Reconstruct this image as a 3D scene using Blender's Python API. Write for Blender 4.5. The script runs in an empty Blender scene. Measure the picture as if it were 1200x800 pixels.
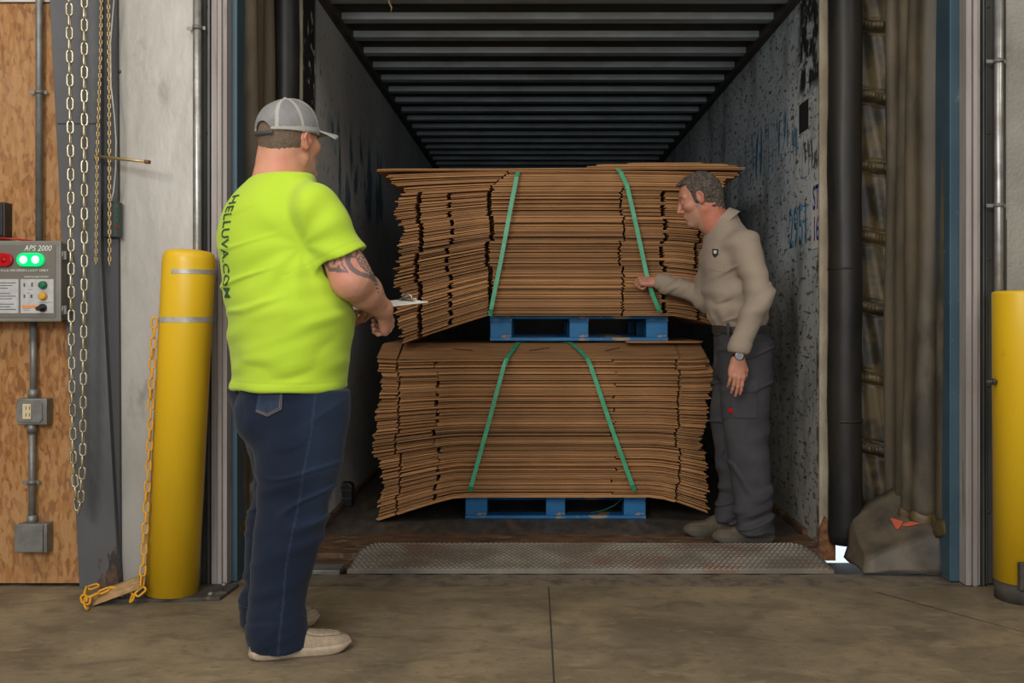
import bpy, bmesh, math, random
import numpy as np
from mathutils import Vector, Matrix, Euler
random.seed(7)
RNG = np.random.RandomState(11)
SC = bpy.context.scene
COL = SC.collection
# ------------------------------------------------------------------ camera
CAMH, FPX, VX, VY = 1.13, 1150.0, 625.0, 368.0
cam_d = bpy.data.cameras.new('camera'); cam = bpy.data.objects.new('camera', cam_d); COL.objects.link(cam)
cam_d.sensor_width = 36.0; cam_d.lens = FPX / 1200.0 * 36.0
cam_d.shift_x = -(VX - 600) / 1200.0; cam_d.shift_y = -(400 - VY) / 1200.0
cam_d.clip_end = 200
cam.location = (0, 0, CAMH); cam.rotation_euler = (math.pi / 2, 0, 0)
SC.camera = cam
# ------------------------------------------------------------------ view, world, lights
SC.view_settings.view_transform = 'Standard'; SC.view_settings.look = 'None'
SC.view_settings.gamma = 1.0; SC.view_settings.use_curve_mapping = False
SC.view_settings.exposure = 0.0
w = bpy.data.worlds.new('world'); SC.world = w; w.use_nodes = True
bg = w.node_tree.nodes['Background']
bg.inputs[0].default_value = (0.80, 0.90, 1.0, 1); bg.inputs[1].default_value = 3.0
def area(name, loc, target, sx, sy, power, col):
    l = bpy.data.lights.new(name, 'AREA'); l.shape = 'RECTANGLE'; l.size = sx; l.size_y = sy
    l.energy = power; l.color = col
    o = bpy.data.objects.new(name, l); COL.objects.link(o); o.location = loc
    o.rotation_euler = (Vector(target) - Vector(loc)).to_track_quat('-Z', 'Y').to_euler()
    return o
area('key_light', (-2.1, -1.6, 3.0), (0.2, 5.0, 1.1), 1.5, 1.2, 130, (1.0, 0.96, 0.90))
area('rear_fill', (0.6, -3.6, 2.1), (0.3, 5, 1.4), 5.5, 2.6, 150, (0.93, 0.97, 1.0))  # broad frontal fill, added to brighten the roof and trailer interior
area('hall_light_near', (-0.6, 1.2, 4.35), (-0.6, 1.6, 0), 3.2, 1.4, 60, (1.0, 0.93, 0.84))
area('hall_light_right', (3.2, 1.6, 4.35), (1.5, 3.2, 0), 1.5, 1.4, 45, (1.0, 0.93, 0.84))
area('hall_light_left', (-3.4, 1.8, 4.35), (-3.0, 2.4, 0), 1.5, 1.4, 26, (1.0, 0.93, 0.84))

def X(px, Y): return (px - VX) * Y / FPX
def Z(py, Y): return CAMH - (py - VY) * Y / FPX
def P3(px, py, Y): return Vector((X(px, Y), Y, Z(py, Y)))
def YG(py): return FPX * CAMH / (py - VY)
# ------------------------------------------------------------------ materials
def mat(name, col, rough=0.6, metal=0.0, col2=None, scale=6.0, detail=5, mix=(0.4, 0.6), stain=None, sscale=3.0,
        smix=(0.6, 0.7), bump=0.0, bscale=60.0, stretch=(1, 1, 1), vary=0.0, emit=None, estr=0.0, sss=0.0, vcol=False,
        spec=0.5, sheen=0.0, world=False, sstretch=None, bstretch=None):
    m = bpy.data.materials.new(name); m.use_nodes = True
    nt = m.node_tree; N = nt.nodes; L = nt.links; b = N['Principled BSDF']
    b.inputs['Roughness'].default_value = rough; b.inputs['Metallic'].default_value = metal
    b.inputs['Specular IOR Level'].default_value = spec
    if sheen: b.inputs['Sheen Weight'].default_value = sheen
    if sss:
        b.inputs['Subsurface Weight'].default_value = sss; b.inputs['Subsurface Radius'].default_value = (0.012, 0.004, 0.002)
        b.inputs['Subsurface Scale'].default_value = 1.0
    if world:
        g = N.new('ShaderNodeNewGeometry'); src = g.outputs['Position']
    else:
        g = N.new('ShaderNodeTexCoord'); src = g.outputs['Object']
    def noise(sc, st, det=5):
        mp = N.new('ShaderNodeMapping'); mp.inputs['Scale'].default_value = st; L.new(src, mp.inputs[0])
        t = N.new('ShaderNodeTexNoise'); t.inputs['Scale'].default_value = sc; t.inputs['Detail'].default_value = det
        t.inputs['Roughness'].default_value = 0.6
        L.new(mp.outputs[0], t.inputs['Vector']); return t.outputs[0]
    def ramp(s, a, c):
        r = N.new('ShaderNodeMapRange'); r.inputs[1].default_value = a; r.inputs[2].default_value = c
        L.new(s, r.inputs[0]); return r.outputs[0]
    def mixc(f, a, c):
        x = N.new('ShaderNodeMix'); x.data_type = 'RGBA'
        if f is None: x.inputs[0].default_value = 1
        elif isinstance(f, float): x.inputs[0].default_value = f
        else: L.new(f, x.inputs[0])
        for s, v in ((6, a), (7, c)):
            if isinstance(v, tuple): x.inputs[s].default_value = (*v, 1)
            else: L.new(v, x.inputs[s])
        return x.outputs[2]
    if vcol:
        a = N.new('ShaderNodeAttribute'); a.attribute_name = 'Col'; c = a.outputs['Color']
    else:
        rgb = N.new('ShaderNodeRGB'); rgb.outputs[0].default_value = (*col, 1); c = rgb.outputs[0]
    if col2 is not None: c = mixc(ramp(noise(scale, stretch, detail), *mix), c, col2)
    if stain is not None: c = mixc(ramp(noise(sscale, sstretch or stretch, 8), *smix), c, stain)
    if vary:
        oi = N.new('ShaderNodeObjectInfo'); h = N.new('ShaderNodeHueSaturation')
        h.inputs['Hue'].default_value = 0.5
        L.new(ramp(oi.outputs['Random'], 0, 1), h.inputs['Fac']); h.inputs['Fac'].default_value = 1
        r = N.new('ShaderNodeMapRange'); r.inputs[3].default_value = 1 - vary; r.inputs[4].default_value = 1 + vary
        L.new(oi.outputs['Random'], r.inputs[0]); L.new(r.outputs[0], h.inputs['Value'])
        for l in list(h.inputs['Fac'].links): L.remove(l)
        L.new(c, h.inputs['Color']); c = h.outputs[0]
    L.new(c, b.inputs['Base Color'])
    if bump:
        bp = N.new('ShaderNodeBump'); bp.inputs['Strength'].default_value = bump; bp.inputs['Distance'].default_value = 0.01
        L.new(noise(bscale, bstretch or stretch, 4), bp.inputs['Height']); L.new(bp.outputs[0], b.inputs['Normal'])
    if emit:
        b.inputs['Emission Color'].default_value = (*emit, 1); b.inputs['Emission Strength'].default_value = estr
    m['h'] = 1
    return m
def nodes(m): return m.node_tree.nodes, m.node_tree.links, m.node_tree.nodes['Principled BSDF']
# ------------------------------------------------------------------ objects
def tag(o, label=None, cat=None, group=None, kind=None):
    if label: o['label'] = label
    if cat: o['category'] = cat
    if group: o['group'] = group
    if kind: o['kind'] = kind
    return o
def wloc(o):
    v = Vector((0, 0, 0))
    while o is not None: v += o.location; o = o.parent
    return v
def thing(name, loc, label, cat, group=None):
    o = bpy.data.objects.new(name, None); COL.objects.link(o); o.location = loc
    o.empty_display_size = 0.1
    return tag(o, label, cat, group)
def link_mesh_obj(name, me, m, parent):
    """verts are given in world space; origin goes to the base centre (or relative to the parent)"""
    n = len(me.vertices); co = np.empty(n * 3); me.vertices.foreach_get('co', co); co = co.reshape(-1, 3)
    org = np.array([(co[:, 0].min() + co[:, 0].max()) / 2, (co[:, 1].min() + co[:, 1].max()) / 2, co[:, 2].min()])
    base = np.array(wloc(parent)) if parent is not None else np.zeros(3)
    me.vertices.foreach_set('co', (co - org).ravel()); me.update()
    if m is not None:
        for mm in (m if isinstance(m, (list, tuple)) else [m]): me.materials.append(mm)
    o = bpy.data.objects.new(name, me); COL.objects.link(o); o.parent = parent
    o.location = org - base
    return o
def frame_from(d, up=(0, 0, 1)):
    d = Vector(d).normalized(); u = Vector(up)
    if abs(d.dot(u)) > 0.98: u = Vector((1, 0, 0)) if abs(d.x) < 0.9 else Vector((0, 1, 0))
    s = d.cross(u).normalized(); u2 = s.cross(d).normalized()
    return d, s, u2
class MB:
    def __init__(self): self.bm = bmesh.new()
    def face(self, vs, mi=0):
        f = self.bm.faces.new([self.bm.verts.new(v) for v in vs]); f.material_index = mi; return f
    def hexa(self, c8, mi=0):
        v = [self.bm.verts.new(p) for p in c8]
        for q in ((0, 3, 2, 1), (4, 5, 6, 7), (0, 1, 5, 4), (1, 2, 6, 5), (2, 3, 7, 6), (3, 0, 4, 7)):
            f = self.bm.faces.new([v[i] for i in q]); f.material_index = mi
        return self
    def box(self, a, b, mi=0):
        (x0, y0, z0), (x1, y1, z1) = a, b
        x0, x1 = min(x0, x1), max(x0, x1); y0, y1 = min(y0, y1), max(y0, y1); z0, z1 = min(z0, z1), max(z0, z1)
        return self.hexa([(x0, y0, z0), (x1, y0, z0), (x1, y1, z0), (x0, y1, z0), (x0, y0, z1), (x1, y0, z1), (x1, y1, z1), (x0, y1, z1)], mi)
    def obox(self, c, ax, ay, az, mi=0):
        c, ax, ay, az = map(Vector, (c, ax, ay, az))
        pts = []
        for z in (-1, 1):
            for x, y in ((-1, -1), (1, -1), (1, 1), (-1, 1)): pts.append(c + ax * x + ay * y + az * z)
        return self.hexa(pts, mi)
    def prism(self, pts, d, mi=0):
        """closed polygon pts (list of 3-vectors, CCW seen against d) extruded by vector d"""
        d = Vector(d); n = len(pts)
        a = [self.bm.verts.new(Vector(p)) for p in pts]; b = [self.bm.verts.new(Vector(p) + d) for p in pts]
        fs = [self.bm.faces.new(a[::-1]), self.bm.faces.new(b)]
        for i in range(n): fs.append(self.bm.faces.new([a[i], a[(i + 1) % n], b[(i + 1) % n], b[i]]))
        for f in fs: f.material_index = mi
        return self
    def tube(self, pts, r, seg=12, closed=False, mi=0, cap=True, flat=None, smooth=True):
        pts = [Vector(p) for p in pts]; n = len(pts); rings = []
        prev = None
        for i, p in enumerate(pts):
            if closed: d = pts[(i + 1) % n] - pts[i - 1]
            else: d = pts[min(i + 1, n - 1)] - pts[max(i - 1, 0)]
            d.normalize()
            if prev is None: _, s, u = frame_from(d)
            else:
                s = prev - d * prev.dot(d); s.normalize(); u = s.cross(d)
            prev = s
            rr = r[i] if isinstance(r, (list, tuple)) else r
            rings.append([self.bm.verts.new(p + s * math.cos(2 * math.pi * k / seg) * rr + u * math.sin(2 * math.pi * k / seg) * rr * (flat or 1)) for k in range(seg)])
        for i in range(n if closed else n - 1):
            A, B = rings[i], rings[(i + 1) % n]
            for k in range(seg):
                f = self.bm.faces.new([A[k], A[(k + 1) % seg], B[(k + 1) % seg], B[k]]); f.smooth = smooth; f.material_index = mi
        if cap and not closed:
            self.bm.faces.new(rings[0][::-1]).material_index = mi; self.bm.faces.new(rings[-1]).material_index = mi
        return self
    def lathe(self, prof, c, axis=(0, 0, 1), seg=32, mi=0, smooth=True):
        """prof: list of (r, h) ; c origin"""
        c = Vector(c); d, s, u = frame_from(axis); rings = []
        for r, h in prof:
            rings.append([self.bm.verts.new(c + d * h + (s * math.cos(2 * math.pi * k / seg) + u * math.sin(2 * math.pi * k / seg)) * r) for k in range(seg)])
        for A, B in zip(rings, rings[1:]):
            for k in range(seg):
                f = self.bm.faces.new([A[k], A[(k + 1) % seg], B[(k + 1) % seg], B[k]]); f.smooth = smooth; f.material_index = mi
        self.bm.faces.new(rings[0][::-1]).material_index = mi; self.bm.faces.new(rings[-1]).material_index = mi
        return self
    def grid(self, fn, nu, nv, smooth=True, mi=0):
        V = [[self.bm.verts.new(fn(i / nu, j / nv)) for j in range(nv + 1)] for i in range(nu + 1)]
        for i in range(nu):
            for j in range(nv):
                f = self.bm.faces.new([V[i][j], V[i + 1][j], V[i + 1][j + 1], V[i][j + 1]]); f.smooth = smooth; f.material_index = mi
        return self
    def slab(self, fn, nu, nv, t, smooth=True):
        """grid surface fn(u,v)->Vector thickened by vector t"""
        t = Vector(t)
        A = [[self.bm.verts.new(fn(i / nu, j / nv)) for j in range(nv + 1)] for i in range(nu + 1)]
        B = [[self.bm.verts.new(A[i][j].co + t) for j in range(nv + 1)] for i in range(nu + 1)]
        for i in range(nu):
            for j in range(nv):
                self.bm.faces.new([A[i][j], A[i + 1][j], A[i + 1][j + 1], A[i][j + 1]]).smooth = smooth
                self.bm.faces.new([B[i][j], B[i][j + 1], B[i + 1][j + 1], B[i + 1][j]]).smooth = smooth
        for i in range(nu):
            self.bm.faces.new([A[i][0], B[i][0], B[i + 1][0], A[i + 1][0]]); self.bm.faces.new([A[i][nv], A[i + 1][nv], B[i + 1][nv], B[i][nv]])
        for j in range(nv):
            self.bm.faces.new([A[0][j], A[0][j + 1], B[0][j + 1], B[0][j]]); self.bm.faces.new([A[nu][j], B[nu][j], B[nu][j + 1], A[nu][j + 1]])
        return self
    def build(self, name, m, parent=None, bevel=0.0, recalc=True):
        if recalc: bmesh.ops.recalc_face_normals(self.bm, faces=self.bm.faces)
        me = bpy.data.meshes.new(name); self.bm.to_mesh(me); self.bm.free()
        o = link_mesh_obj(name, me, m, parent)
        if bevel:
            md = o.modifiers.new('bevel', 'BEVEL'); md.width = bevel; md.segments = 2; md.limit_method = 'ANGLE'; md.angle_limit = 0.7
        return o
def copy_tree(o, parent=None):
    c = o.copy(); COL.objects.link(c); c.parent = parent
    for ch in list(o.children): copy_tree(ch, c)
    return c
# text as a mesh in a given frame
def text_mesh(body, size, origin, xdir, ydir, depth=0.0, align='CENTER', sx=1.0, vertical_sub=0, spacing=1.0, bold=0.012):
    cu = bpy.data.curves.new('t', 'FONT'); cu.body = body; cu.size = size; cu.align_x = align; cu.align_y = 'CENTER'
    cu.space_character = spacing; cu.offset = size * bold; cu.resolution_u = 3
    o = bpy.data.objects.new('t', cu); COL.objects.link(o)
    dg = bpy.context.evaluated_depsgraph_get(); me = bpy.data.meshes.new_from_object(o.evaluated_get(dg))
    bpy.data.objects.remove(o); bpy.data.curves.remove(cu)
    O, xd, yd = Vector(origin), Vector(xdir).normalized(), Vector(ydir).normalized()
    bm = bmesh.new(); bm.from_mesh(me); bpy.data.meshes.remove(me)
    if vertical_sub:
        for ax_ in (0, 1):
            lo_, hi_ = min(v.co[ax_] for v in bm.verts), max(v.co[ax_] for v in bm.verts); st_ = size * .13; n_ = int((hi_ - lo_) / st_)
            for k in range(1, n_ + 1):
                pc = [0, 0, 0]; pc[ax_] = lo_ + k * st_; pn = [0, 0, 0]; pn[ax_] = 1
                bmesh.ops.bisect_plane(bm, geom=bm.verts[:] + bm.edges[:] + bm.faces[:], plane_co=pc, plane_no=pn)
    for v in bm.verts: v.co = O + xd * v.co.x * sx + yd * v.co.y
    if depth:
        n = xd.cross(yd).normalized() * depth
        r = bmesh.ops.extrude_face_region(bm, geom=list(bm.faces))
        for g in r['geom']:
            if isinstance(g, bmesh.types.BMVert): g.co += n
    return bm
def text_obj(name, m, parent, *a, **k):
    b = MB(); b.bm.free(); b.bm = text_mesh(*a, **k); return b.build(name, m, parent)
# ------------------------------------------------------------------ palette
m_concrete = mat('floor_concrete', (0.25, 0.20, 0.125), 0.6, col2=(0.15, 0.118, 0.076), scale=1.6, detail=9, mix=(0.38, 0.62),
                 stain=(0.32, 0.245, 0.145), sscale=2.2, smix=(0.52, 0.75), bump=0.25, bscale=40, world=True, spec=0.35)
m_conc_edge = mat('edge_concrete', (0.17, 0.135, 0.095), 0.8, col2=(0.07, 0.055, 0.04), scale=14, mix=(0.45, 0.7), bump=0.6, bscale=50, world=True)
m_dark = mat('dark_gap', (0.02, 0.018, 0.015), 0.9)
m_osb = mat('oriented_strand_board', (0.46, 0.22, 0.065), 0.65, bump=0.15, bscale=60)
def osb(m):
    N, L, b = nodes(m)
    tc = N.new('ShaderNodeNewGeometry')
    cols = [(0.39, 0.185, 0.058), (0.31, 0.13, 0.034), (0.21, 0.083, 0.022), (0.44, 0.235, 0.09)]
    prev = None
    for i, (ang, st) in enumerate(((0.5, (58, 58, 20)), (-0.6, (70, 70, 24)), (0.1, (80, 80, 30)), (1.2, (60, 60, 20)))):
        mp = N.new('ShaderNodeMapping'); mp.inputs['Rotation'].default_value = (0, ang, 0); mp.inputs['Scale'].default_value = st
        mp.inputs['Location'].default_value = (i * 3.1, 0, i * 1.7)
        L.new(tc.outputs['Position'], mp.inputs[0])
        v = N.new('ShaderNodeTexVoronoi'); v.inputs['Scale'].default_value = 1.0; L.new(mp.outputs[0], v.inputs['Vector'])
        s = N.new('ShaderNodeSeparateColor'); L.new(v.outputs['Color'], s.inputs[0])
        r = N.new('ShaderNodeMapRange'); r.inputs[1].default_value = 0.50; r.inputs[2].default_value = 0.75; r.inputs[4].default_value = (.8, .75, .85, .7)[i]; L.new(s.outputs[i % 3], r.inputs[0])
        mx = N.new('ShaderNodeMix'); mx.data_type = 'RGBA'; mx.inputs[7].default_value = (*cols[i], 1); L.new(r.outputs[0], mx.inputs[0])
        if prev is None: mx.inputs[6].default_value = (0.355, 0.157, 0.043, 1)
        else: L.new(prev, mx.inputs[6])
        prev = mx.outputs[2]
    t = N.new('ShaderNodeTexNoise'); t.inputs['Scale'].default_value = 1.3; t.inputs['Detail'].default_value = 6; L.new(tc.outputs['Position'], t.inputs['Vector'])
    r = N.new('ShaderNodeMapRange'); r.inputs[1].default_value = 0.45; r.inputs[2].default_value = 0.75; r.inputs[4].default_value = 0.45; L.new(t.outputs[0], r.inputs[0])
    mx = N.new('ShaderNodeMix'); mx.data_type = 'RGBA'; L.new(r.outputs[0], mx.inputs[0]); L.new(prev, mx.inputs[6]); mx.inputs[7].default_value = (0.50, 0.31, 0.16, 1)
    L.new(mx.outputs[2], b.inputs['Base Color'])
osb(m_osb)
m_guard = mat('dark_grey_paint', (0.075, 0.078, 0.085), 0.5, col2=(0.10, 0.103, 0.11), scale=2, bump=0.05, bscale=20, world=True)
def rustfoot(m):
    N, L, b = nodes(m); src = b.inputs['Base Color'].links[0].from_socket; g = N.new('ShaderNodeNewGeometry'); sp = N.new('ShaderNodeSeparateXYZ'); L.new(g.outputs['Position'], sp.inputs[0])
    def M(op, a, c):
        x = N.new('ShaderNodeMath'); x.operation = op
        for i, v in enumerate((a, c)):
            if isinstance(v, float): x.inputs[i].default_value = v
            else: L.new(v, x.inputs[i])
        return x.outputs[0]
    mp = N.new('ShaderNodeMapping'); mp.inputs['Scale'].default_value = (1, 1, .16); mp.inputs['Rotation'].default_value = (0, .12, 0); L.new(g.outputs['Position'], mp.inputs[0])
    t_ = N.new('ShaderNodeTexNoise'); t_.inputs['Scale'].default_value = 38; t_.inputs['Detail'].default_value = 7; L.new(mp.outputs[0], t_.inputs['Vector'])
    t2 = N.new('ShaderNodeTexNoise'); t2.inputs['Scale'].default_value = 26; t2.inputs['Detail'].default_value = 9; L.new(g.outputs['Position'], t2.inputs['Vector'])
    thr = M('ADD', M('MULTIPLY', sp.outputs[2], 1.05), M('MULTIPLY', M('SUBTRACT', -1.70, sp.outputs[0]), 2.1))     # rises away from the foot's inner corner
    f = M('GREATER_THAN', M('ADD', M('MULTIPLY', t_.outputs[0], .8), M('MULTIPLY', t2.outputs[0], .3)), M('ADD', thr, .34))
    r = N.new('ShaderNodeMapRange'); r.inputs[1].default_value = .45; r.inputs[2].default_value = .6; L.new(t2.outputs[0], r.inputs[0])
    rc = N.new('ShaderNodeMix'); rc.data_type = 'RGBA'; L.new(r.outputs[0], rc.inputs[0]); rc.inputs[6].default_value = (.03, .028, .026, 1); rc.inputs[7].default_value = (.11, .06, .035, 1)
    x = N.new('ShaderNodeMix'); x.data_type = 'RGBA'; L.new(f, x.inputs[0]); L.new(src, x.inputs[6]); L.new(rc.outputs[2], x.inputs[7]); L.new(x.outputs[2], b.inputs['Base Color'])
rustfoot(m_guard)
m_guard2 = mat('darker_grey_face', (0.05, 0.052, 0.056), 0.55, world=True)  # darker copy of the guard grey for its recessed side face
m_rust = mat('rusty_peeling_steel', (0.07, 0.045, 0.03), 0.8, col2=(0.16, 0.07, 0.03), scale=14, stain=(0.03, 0.028, 0.028), sscale=16, world=True, stretch=(1, 1, .35), bump=.5)
m_panel = mat('weathered_pale_metal', (0.43, 0.41, 0.38), 0.42, 0.25, col2=(0.31, 0.29, 0.26), scale=3, mix=(0.4, 0.65), stain=(0.17, 0.15, 0.125), sscale=5,
              smix=(0.60, 0.78), stretch=(1, 1, 0.45), bump=0.18, bscale=14, world=True)
m_panel_r = mat('stucco_pale_metal', (0.33, 0.31, 0.27), 0.5, 0.1, col2=(0.25, 0.23, 0.2), scale=3, stain=(0.15, 0.13, 0.11), sscale=6, bump=0.5, bscale=70, world=True)
m_white = mat('white_paint', (0.62, 0.60, 0.56), 0.6, col2=(0.5, 0.48, 0.44), scale=3)
m_room = mat('hall_wall_paint', (0.42, 0.40, 0.37), 0.8, col2=(0.36, 0.34, 0.31), scale=1)
m_galv = mat('galvanised_pipe', (0.44, 0.44, 0.42), 0.38, 0.75, col2=(0.30, 0.29, 0.27), scale=9, stain=(0.16, 0.13, 0.10), sscale=6, smix=(0.6, 0.8), world=True)
m_galvd = mat('dull_galvanised_box', (0.25, 0.25, 0.24), 0.5, 0.5, col2=(0.18, 0.18, 0.17), scale=14)
m_channel = mat('dark_channel_steel', (0.075, 0.075, 0.068), 0.5, 0.3, col2=(0.12, 0.12, 0.11), scale=4, stretch=(1, 1, .3), world=True)
m_jamb = mat('worn_pinkish_jamb', (0.36, 0.325, 0.31), 0.6, col2=(0.27, 0.235, 0.215), scale=5, mix=(.4, .65), stain=(0.11, 0.09, 0.08), sscale=6, smix=(0.6, 0.75),
             stretch=(3, 3, 0.3), world=True, bump=.1)
m_blue = mat('blue_frame_paint', (0.030, 0.068, 0.10), 0.5, col2=(0.04, 0.085, 0.115), scale=3, stain=(0.14, 0.18, 0.20), sscale=9, smix=(.66, .75), world=True)
m_olive = mat('olive_vinyl', (0.115, 0.088, 0.055), 0.55, col2=(0.04, 0.034, 0.024), scale=2.2, mix=(0.4, 0.65), stain=(0.20, 0.165, 0.11), sscale=3, smix=(.55, .8),
              stretch=(1, 1, 0.5), bump=0.2, bscale=25, world=True)
m_olive_d = mat('dark_olive_vinyl', (0.12, 0.083, 0.034), 0.5, col2=(0.03, 0.024, 0.014), scale=7, mix=(.42, .6), bump=0.3, bscale=16, world=True)
m_foam = mat('black_vinyl_tube', (0.013, 0.0125, 0.013), 0.42, spec=.3, col2=(0.024, 0.021, 0.018), scale=5, bump=0.15, bscale=12, world=True, stretch=(1, 1, .4))
m_padv = mat('grey_brown_vinyl', (0.125, 0.098, 0.068), 0.55, col2=(0.055, 0.048, 0.038), scale=5, bump=0.15, bscale=14)
m_orange = mat('orange_red_mark', (0.62, 0.12, 0.06), 0.6)
m_plate = mat('tread_plate', (0.24, 0.22, 0.185), 0.5, 0.15, col2=(0.16, 0.145, 0.12), scale=3, stain=(0.20, 0.09, 0.055), sscale=2.6, smix=(0.52, 0.68), world=True)
m_tfloor = mat('trailer_deck', (0.085, 0.072, 0.058), 0.6, col2=(0.05, 0.043, 0.036), scale=6, stain=(0.16, 0.10, 0.055), sscale=3.5, smix=(0.56, 0.7), stretch=(3, 1, 1), bump=.3, world=True)
m_rustfl = mat('rusty_threshold', (0.17, 0.085, 0.04), 0.7, 0.2, col2=(0.07, 0.045, 0.03), scale=6, stain=(0.30, 0.20, 0.12), sscale=9, smix=(.56, .68), stretch=(1, 2.5, 1), bump=.5, world=True)
m_rib = mat('trailer_roof_steel', (0.46, 0.53, 0.57), 0.4, 0.1, col2=(0.33, 0.37, 0.39), scale=2.5, stretch=(1, 4, 1), world=True)  # bluish light on the roof ribs is mixed into this colour
m_rail = mat('dark_trailer_rail', (0.035, 0.035, 0.035), 0.6, col2=(0.06, 0.055, 0.05), scale=4, world=True)
m_cream = mat('cream_edge_strip', (0.42, 0.36, 0.26), 0.6, col2=(0.27, 0.22, 0.15), scale=8, stain=(0.14, 0.06, 0.03), sscale=10, smix=(.6, .68), stretch=(1, 1, .4), world=True)
m_rustpost = mat('rusted_post_foot', (0.32, 0.13, 0.045), 0.8, col2=(0.10, 0.05, 0.03), scale=20, world=True, bump=.6)
m_yellow = mat('yellow_plastic', (0.78, 0.49, 0.014), 0.38, col2=(0.70, 0.41, 0.01), scale=3.5, mix=(.42, .75), stain=(0.45, 0.23, 0.02), sscale=9, smix=(.66, .8), stretch=(1, 1, .35), bump=.04, bscale=12)
m_tape = mat('grey_reflective_tape', (0.50, 0.49, 0.45), 0.4, 0.2, col2=(0.36, 0.34, 0.3), scale=20)
m_base = mat('painted_base_plate', (0.10, 0.085, 0.07), 0.7, 0.3, col2=(0.05, 0.045, 0.04), scale=9, stain=(.2, .16, .1), sscale=8)
m_chain = mat('zinc_chain', (0.60, 0.56, 0.44), 0.35, 0.85, col2=(0.42, 0.36, 0.24), scale=14, world=True)
m_brass = mat('brassy_chain', (0.52, 0.38, 0.18), 0.4, 0.8)
m_ychain = mat('yellow_chain_plastic', (0.68, 0.33, 0.015), 0.5)
m_asphalt = mat('yard_concrete', (0.5, 0.5, 0.5), 0.9)
m_ivory = mat('ivory_outlet', (0.62, 0.52, 0.33), 0.5)
m_black = mat('black_plastic', (0.015, 0.015, 0.016), 0.45)
m_wood = mat('pale_wood', (0.42, 0.27, 0.12), 0.7, col2=(0.28, 0.17, 0.07), scale=12, stretch=(1, 5, 5))

# ------------------------------------------------------------------ structure
def struct(name, mb, m, bevel=0): return tag(mb.build(name, m, None, bevel), kind='structure')
WY = 4.13
struct('floor', MB().box((-5, -4, -0.3), (5.6, 4.075, 0)), m_concrete)
def edge(u, v):
    x = -5 + u * 10.6; y = 4.078 + v * 0.205
    z = -0.004 - 0.010 * abs(math.sin(x * 7.3) * math.sin(x * 2.1)) * (1 - v) * (1 - v) + 0.002 * math.sin(x * 31)
    return Vector((x, y + (0.010 * math.sin(x * 9) * math.sin(x * 23.7) if v == 0 else 0), z))
struct('trim_1', MB().slab(edge, 240, 3, (0, 0, -0.3), smooth=False), m_conc_edge)
def floor_detail(m):
    N, L, b = nodes(m); src = b.inputs['Base Color'].links[0].from_socket; g = N.new('ShaderNodeNewGeometry')
    for sc_, st, a, c_, col, amt in ((5, (1, 1.6, 1), .50, .66, (.105, .082, .055), .55), (24, (1, 1, 1), .56, .70, (.10, .08, .055), .4), (9, (1, 3, 1), .58, .72, (.34, .27, .17), .45), (2.3, (1, 1, 1), .56, .70, (.12, .10, .075), .5), (70, (1, 1, 1), .66, .72, (.05, .04, .03), .7)):
        mp = N.new('ShaderNodeMapping'); mp.inputs['Scale'].default_value = st; mp.inputs['Location'].default_value = (sc_, 2 * sc_, 0); L.new(g.outputs['Position'], mp.inputs[0])
        t_ = N.new('ShaderNodeTexNoise'); t_.inputs['Scale'].default_value = sc_; t_.inputs['Detail'].default_value = 9; t_.inputs['Distortion'].default_value = .6; L.new(mp.outputs[0], t_.inputs['Vector'])
        r = N.new('ShaderNodeMapRange'); r.inputs[1].default_value = a; r.inputs[2].default_value = c_; r.inputs[4].default_value = amt; L.new(t_.outputs[0], r.inputs[0])
        x = N.new('ShaderNodeMix'); x.data_type = 'RGBA'; L.new(r.outputs[0], x.inputs[0]); L.new(src, x.inputs[6]); x.inputs[7].default_value = (*col, 1); src = x.outputs[2]
    L.new(src, b.inputs['Base Color'])
floor_detail(m_concrete)
# floor saw-cut joints (grooves read as thin dark fills)
m_joint = mat('joint_filler', (0.045, 0.036, 0.027), 0.9)
j = MB(); xj = X(643, YG(688))
j.box((xj - .003, 0.5, 0), (xj + .003, 4.072, 0.0008)); struct('trim_2', j, m_joint)
j = MB(); j.prism([Vector((X(1026, YG(694)), YG(694), 0)), Vector((X(1030, YG(694)), YG(694), 0)), Vector((X(1205, YG(745)), YG(740), 0)), Vector((X(1200, YG(740)), YG(741), 0))][::1], (0, 0, .0009)); struct('trim_3', j, m_joint)
struct('ceiling', MB().box((-5, -4, 4.5), (5.6, 4.3, 4.6)), m_room)
struct('wall_left', MB().box((-5.1, -4, -.3), (-5, 4.3, 4.5)), m_room)
struct('wall_right', MB().box((5.6, -4, -.3), (5.7, 4.3, 4.5)), m_room)
struct('wall_rear', MB().box((-5.1, -4.1, -.3), (5.7, -4, 4.5)), m_room)
f = MB(); f.box((-5, WY, 0), (-1.335, 4.30, 4.5)); f.box((1.90, WY, 0), (5.6, 4.30, 4.5)); f.box((-1.335, WY, 2.95), (1.90, 4.30, 4.5))
struct('wall_front', f, m_room)
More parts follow.
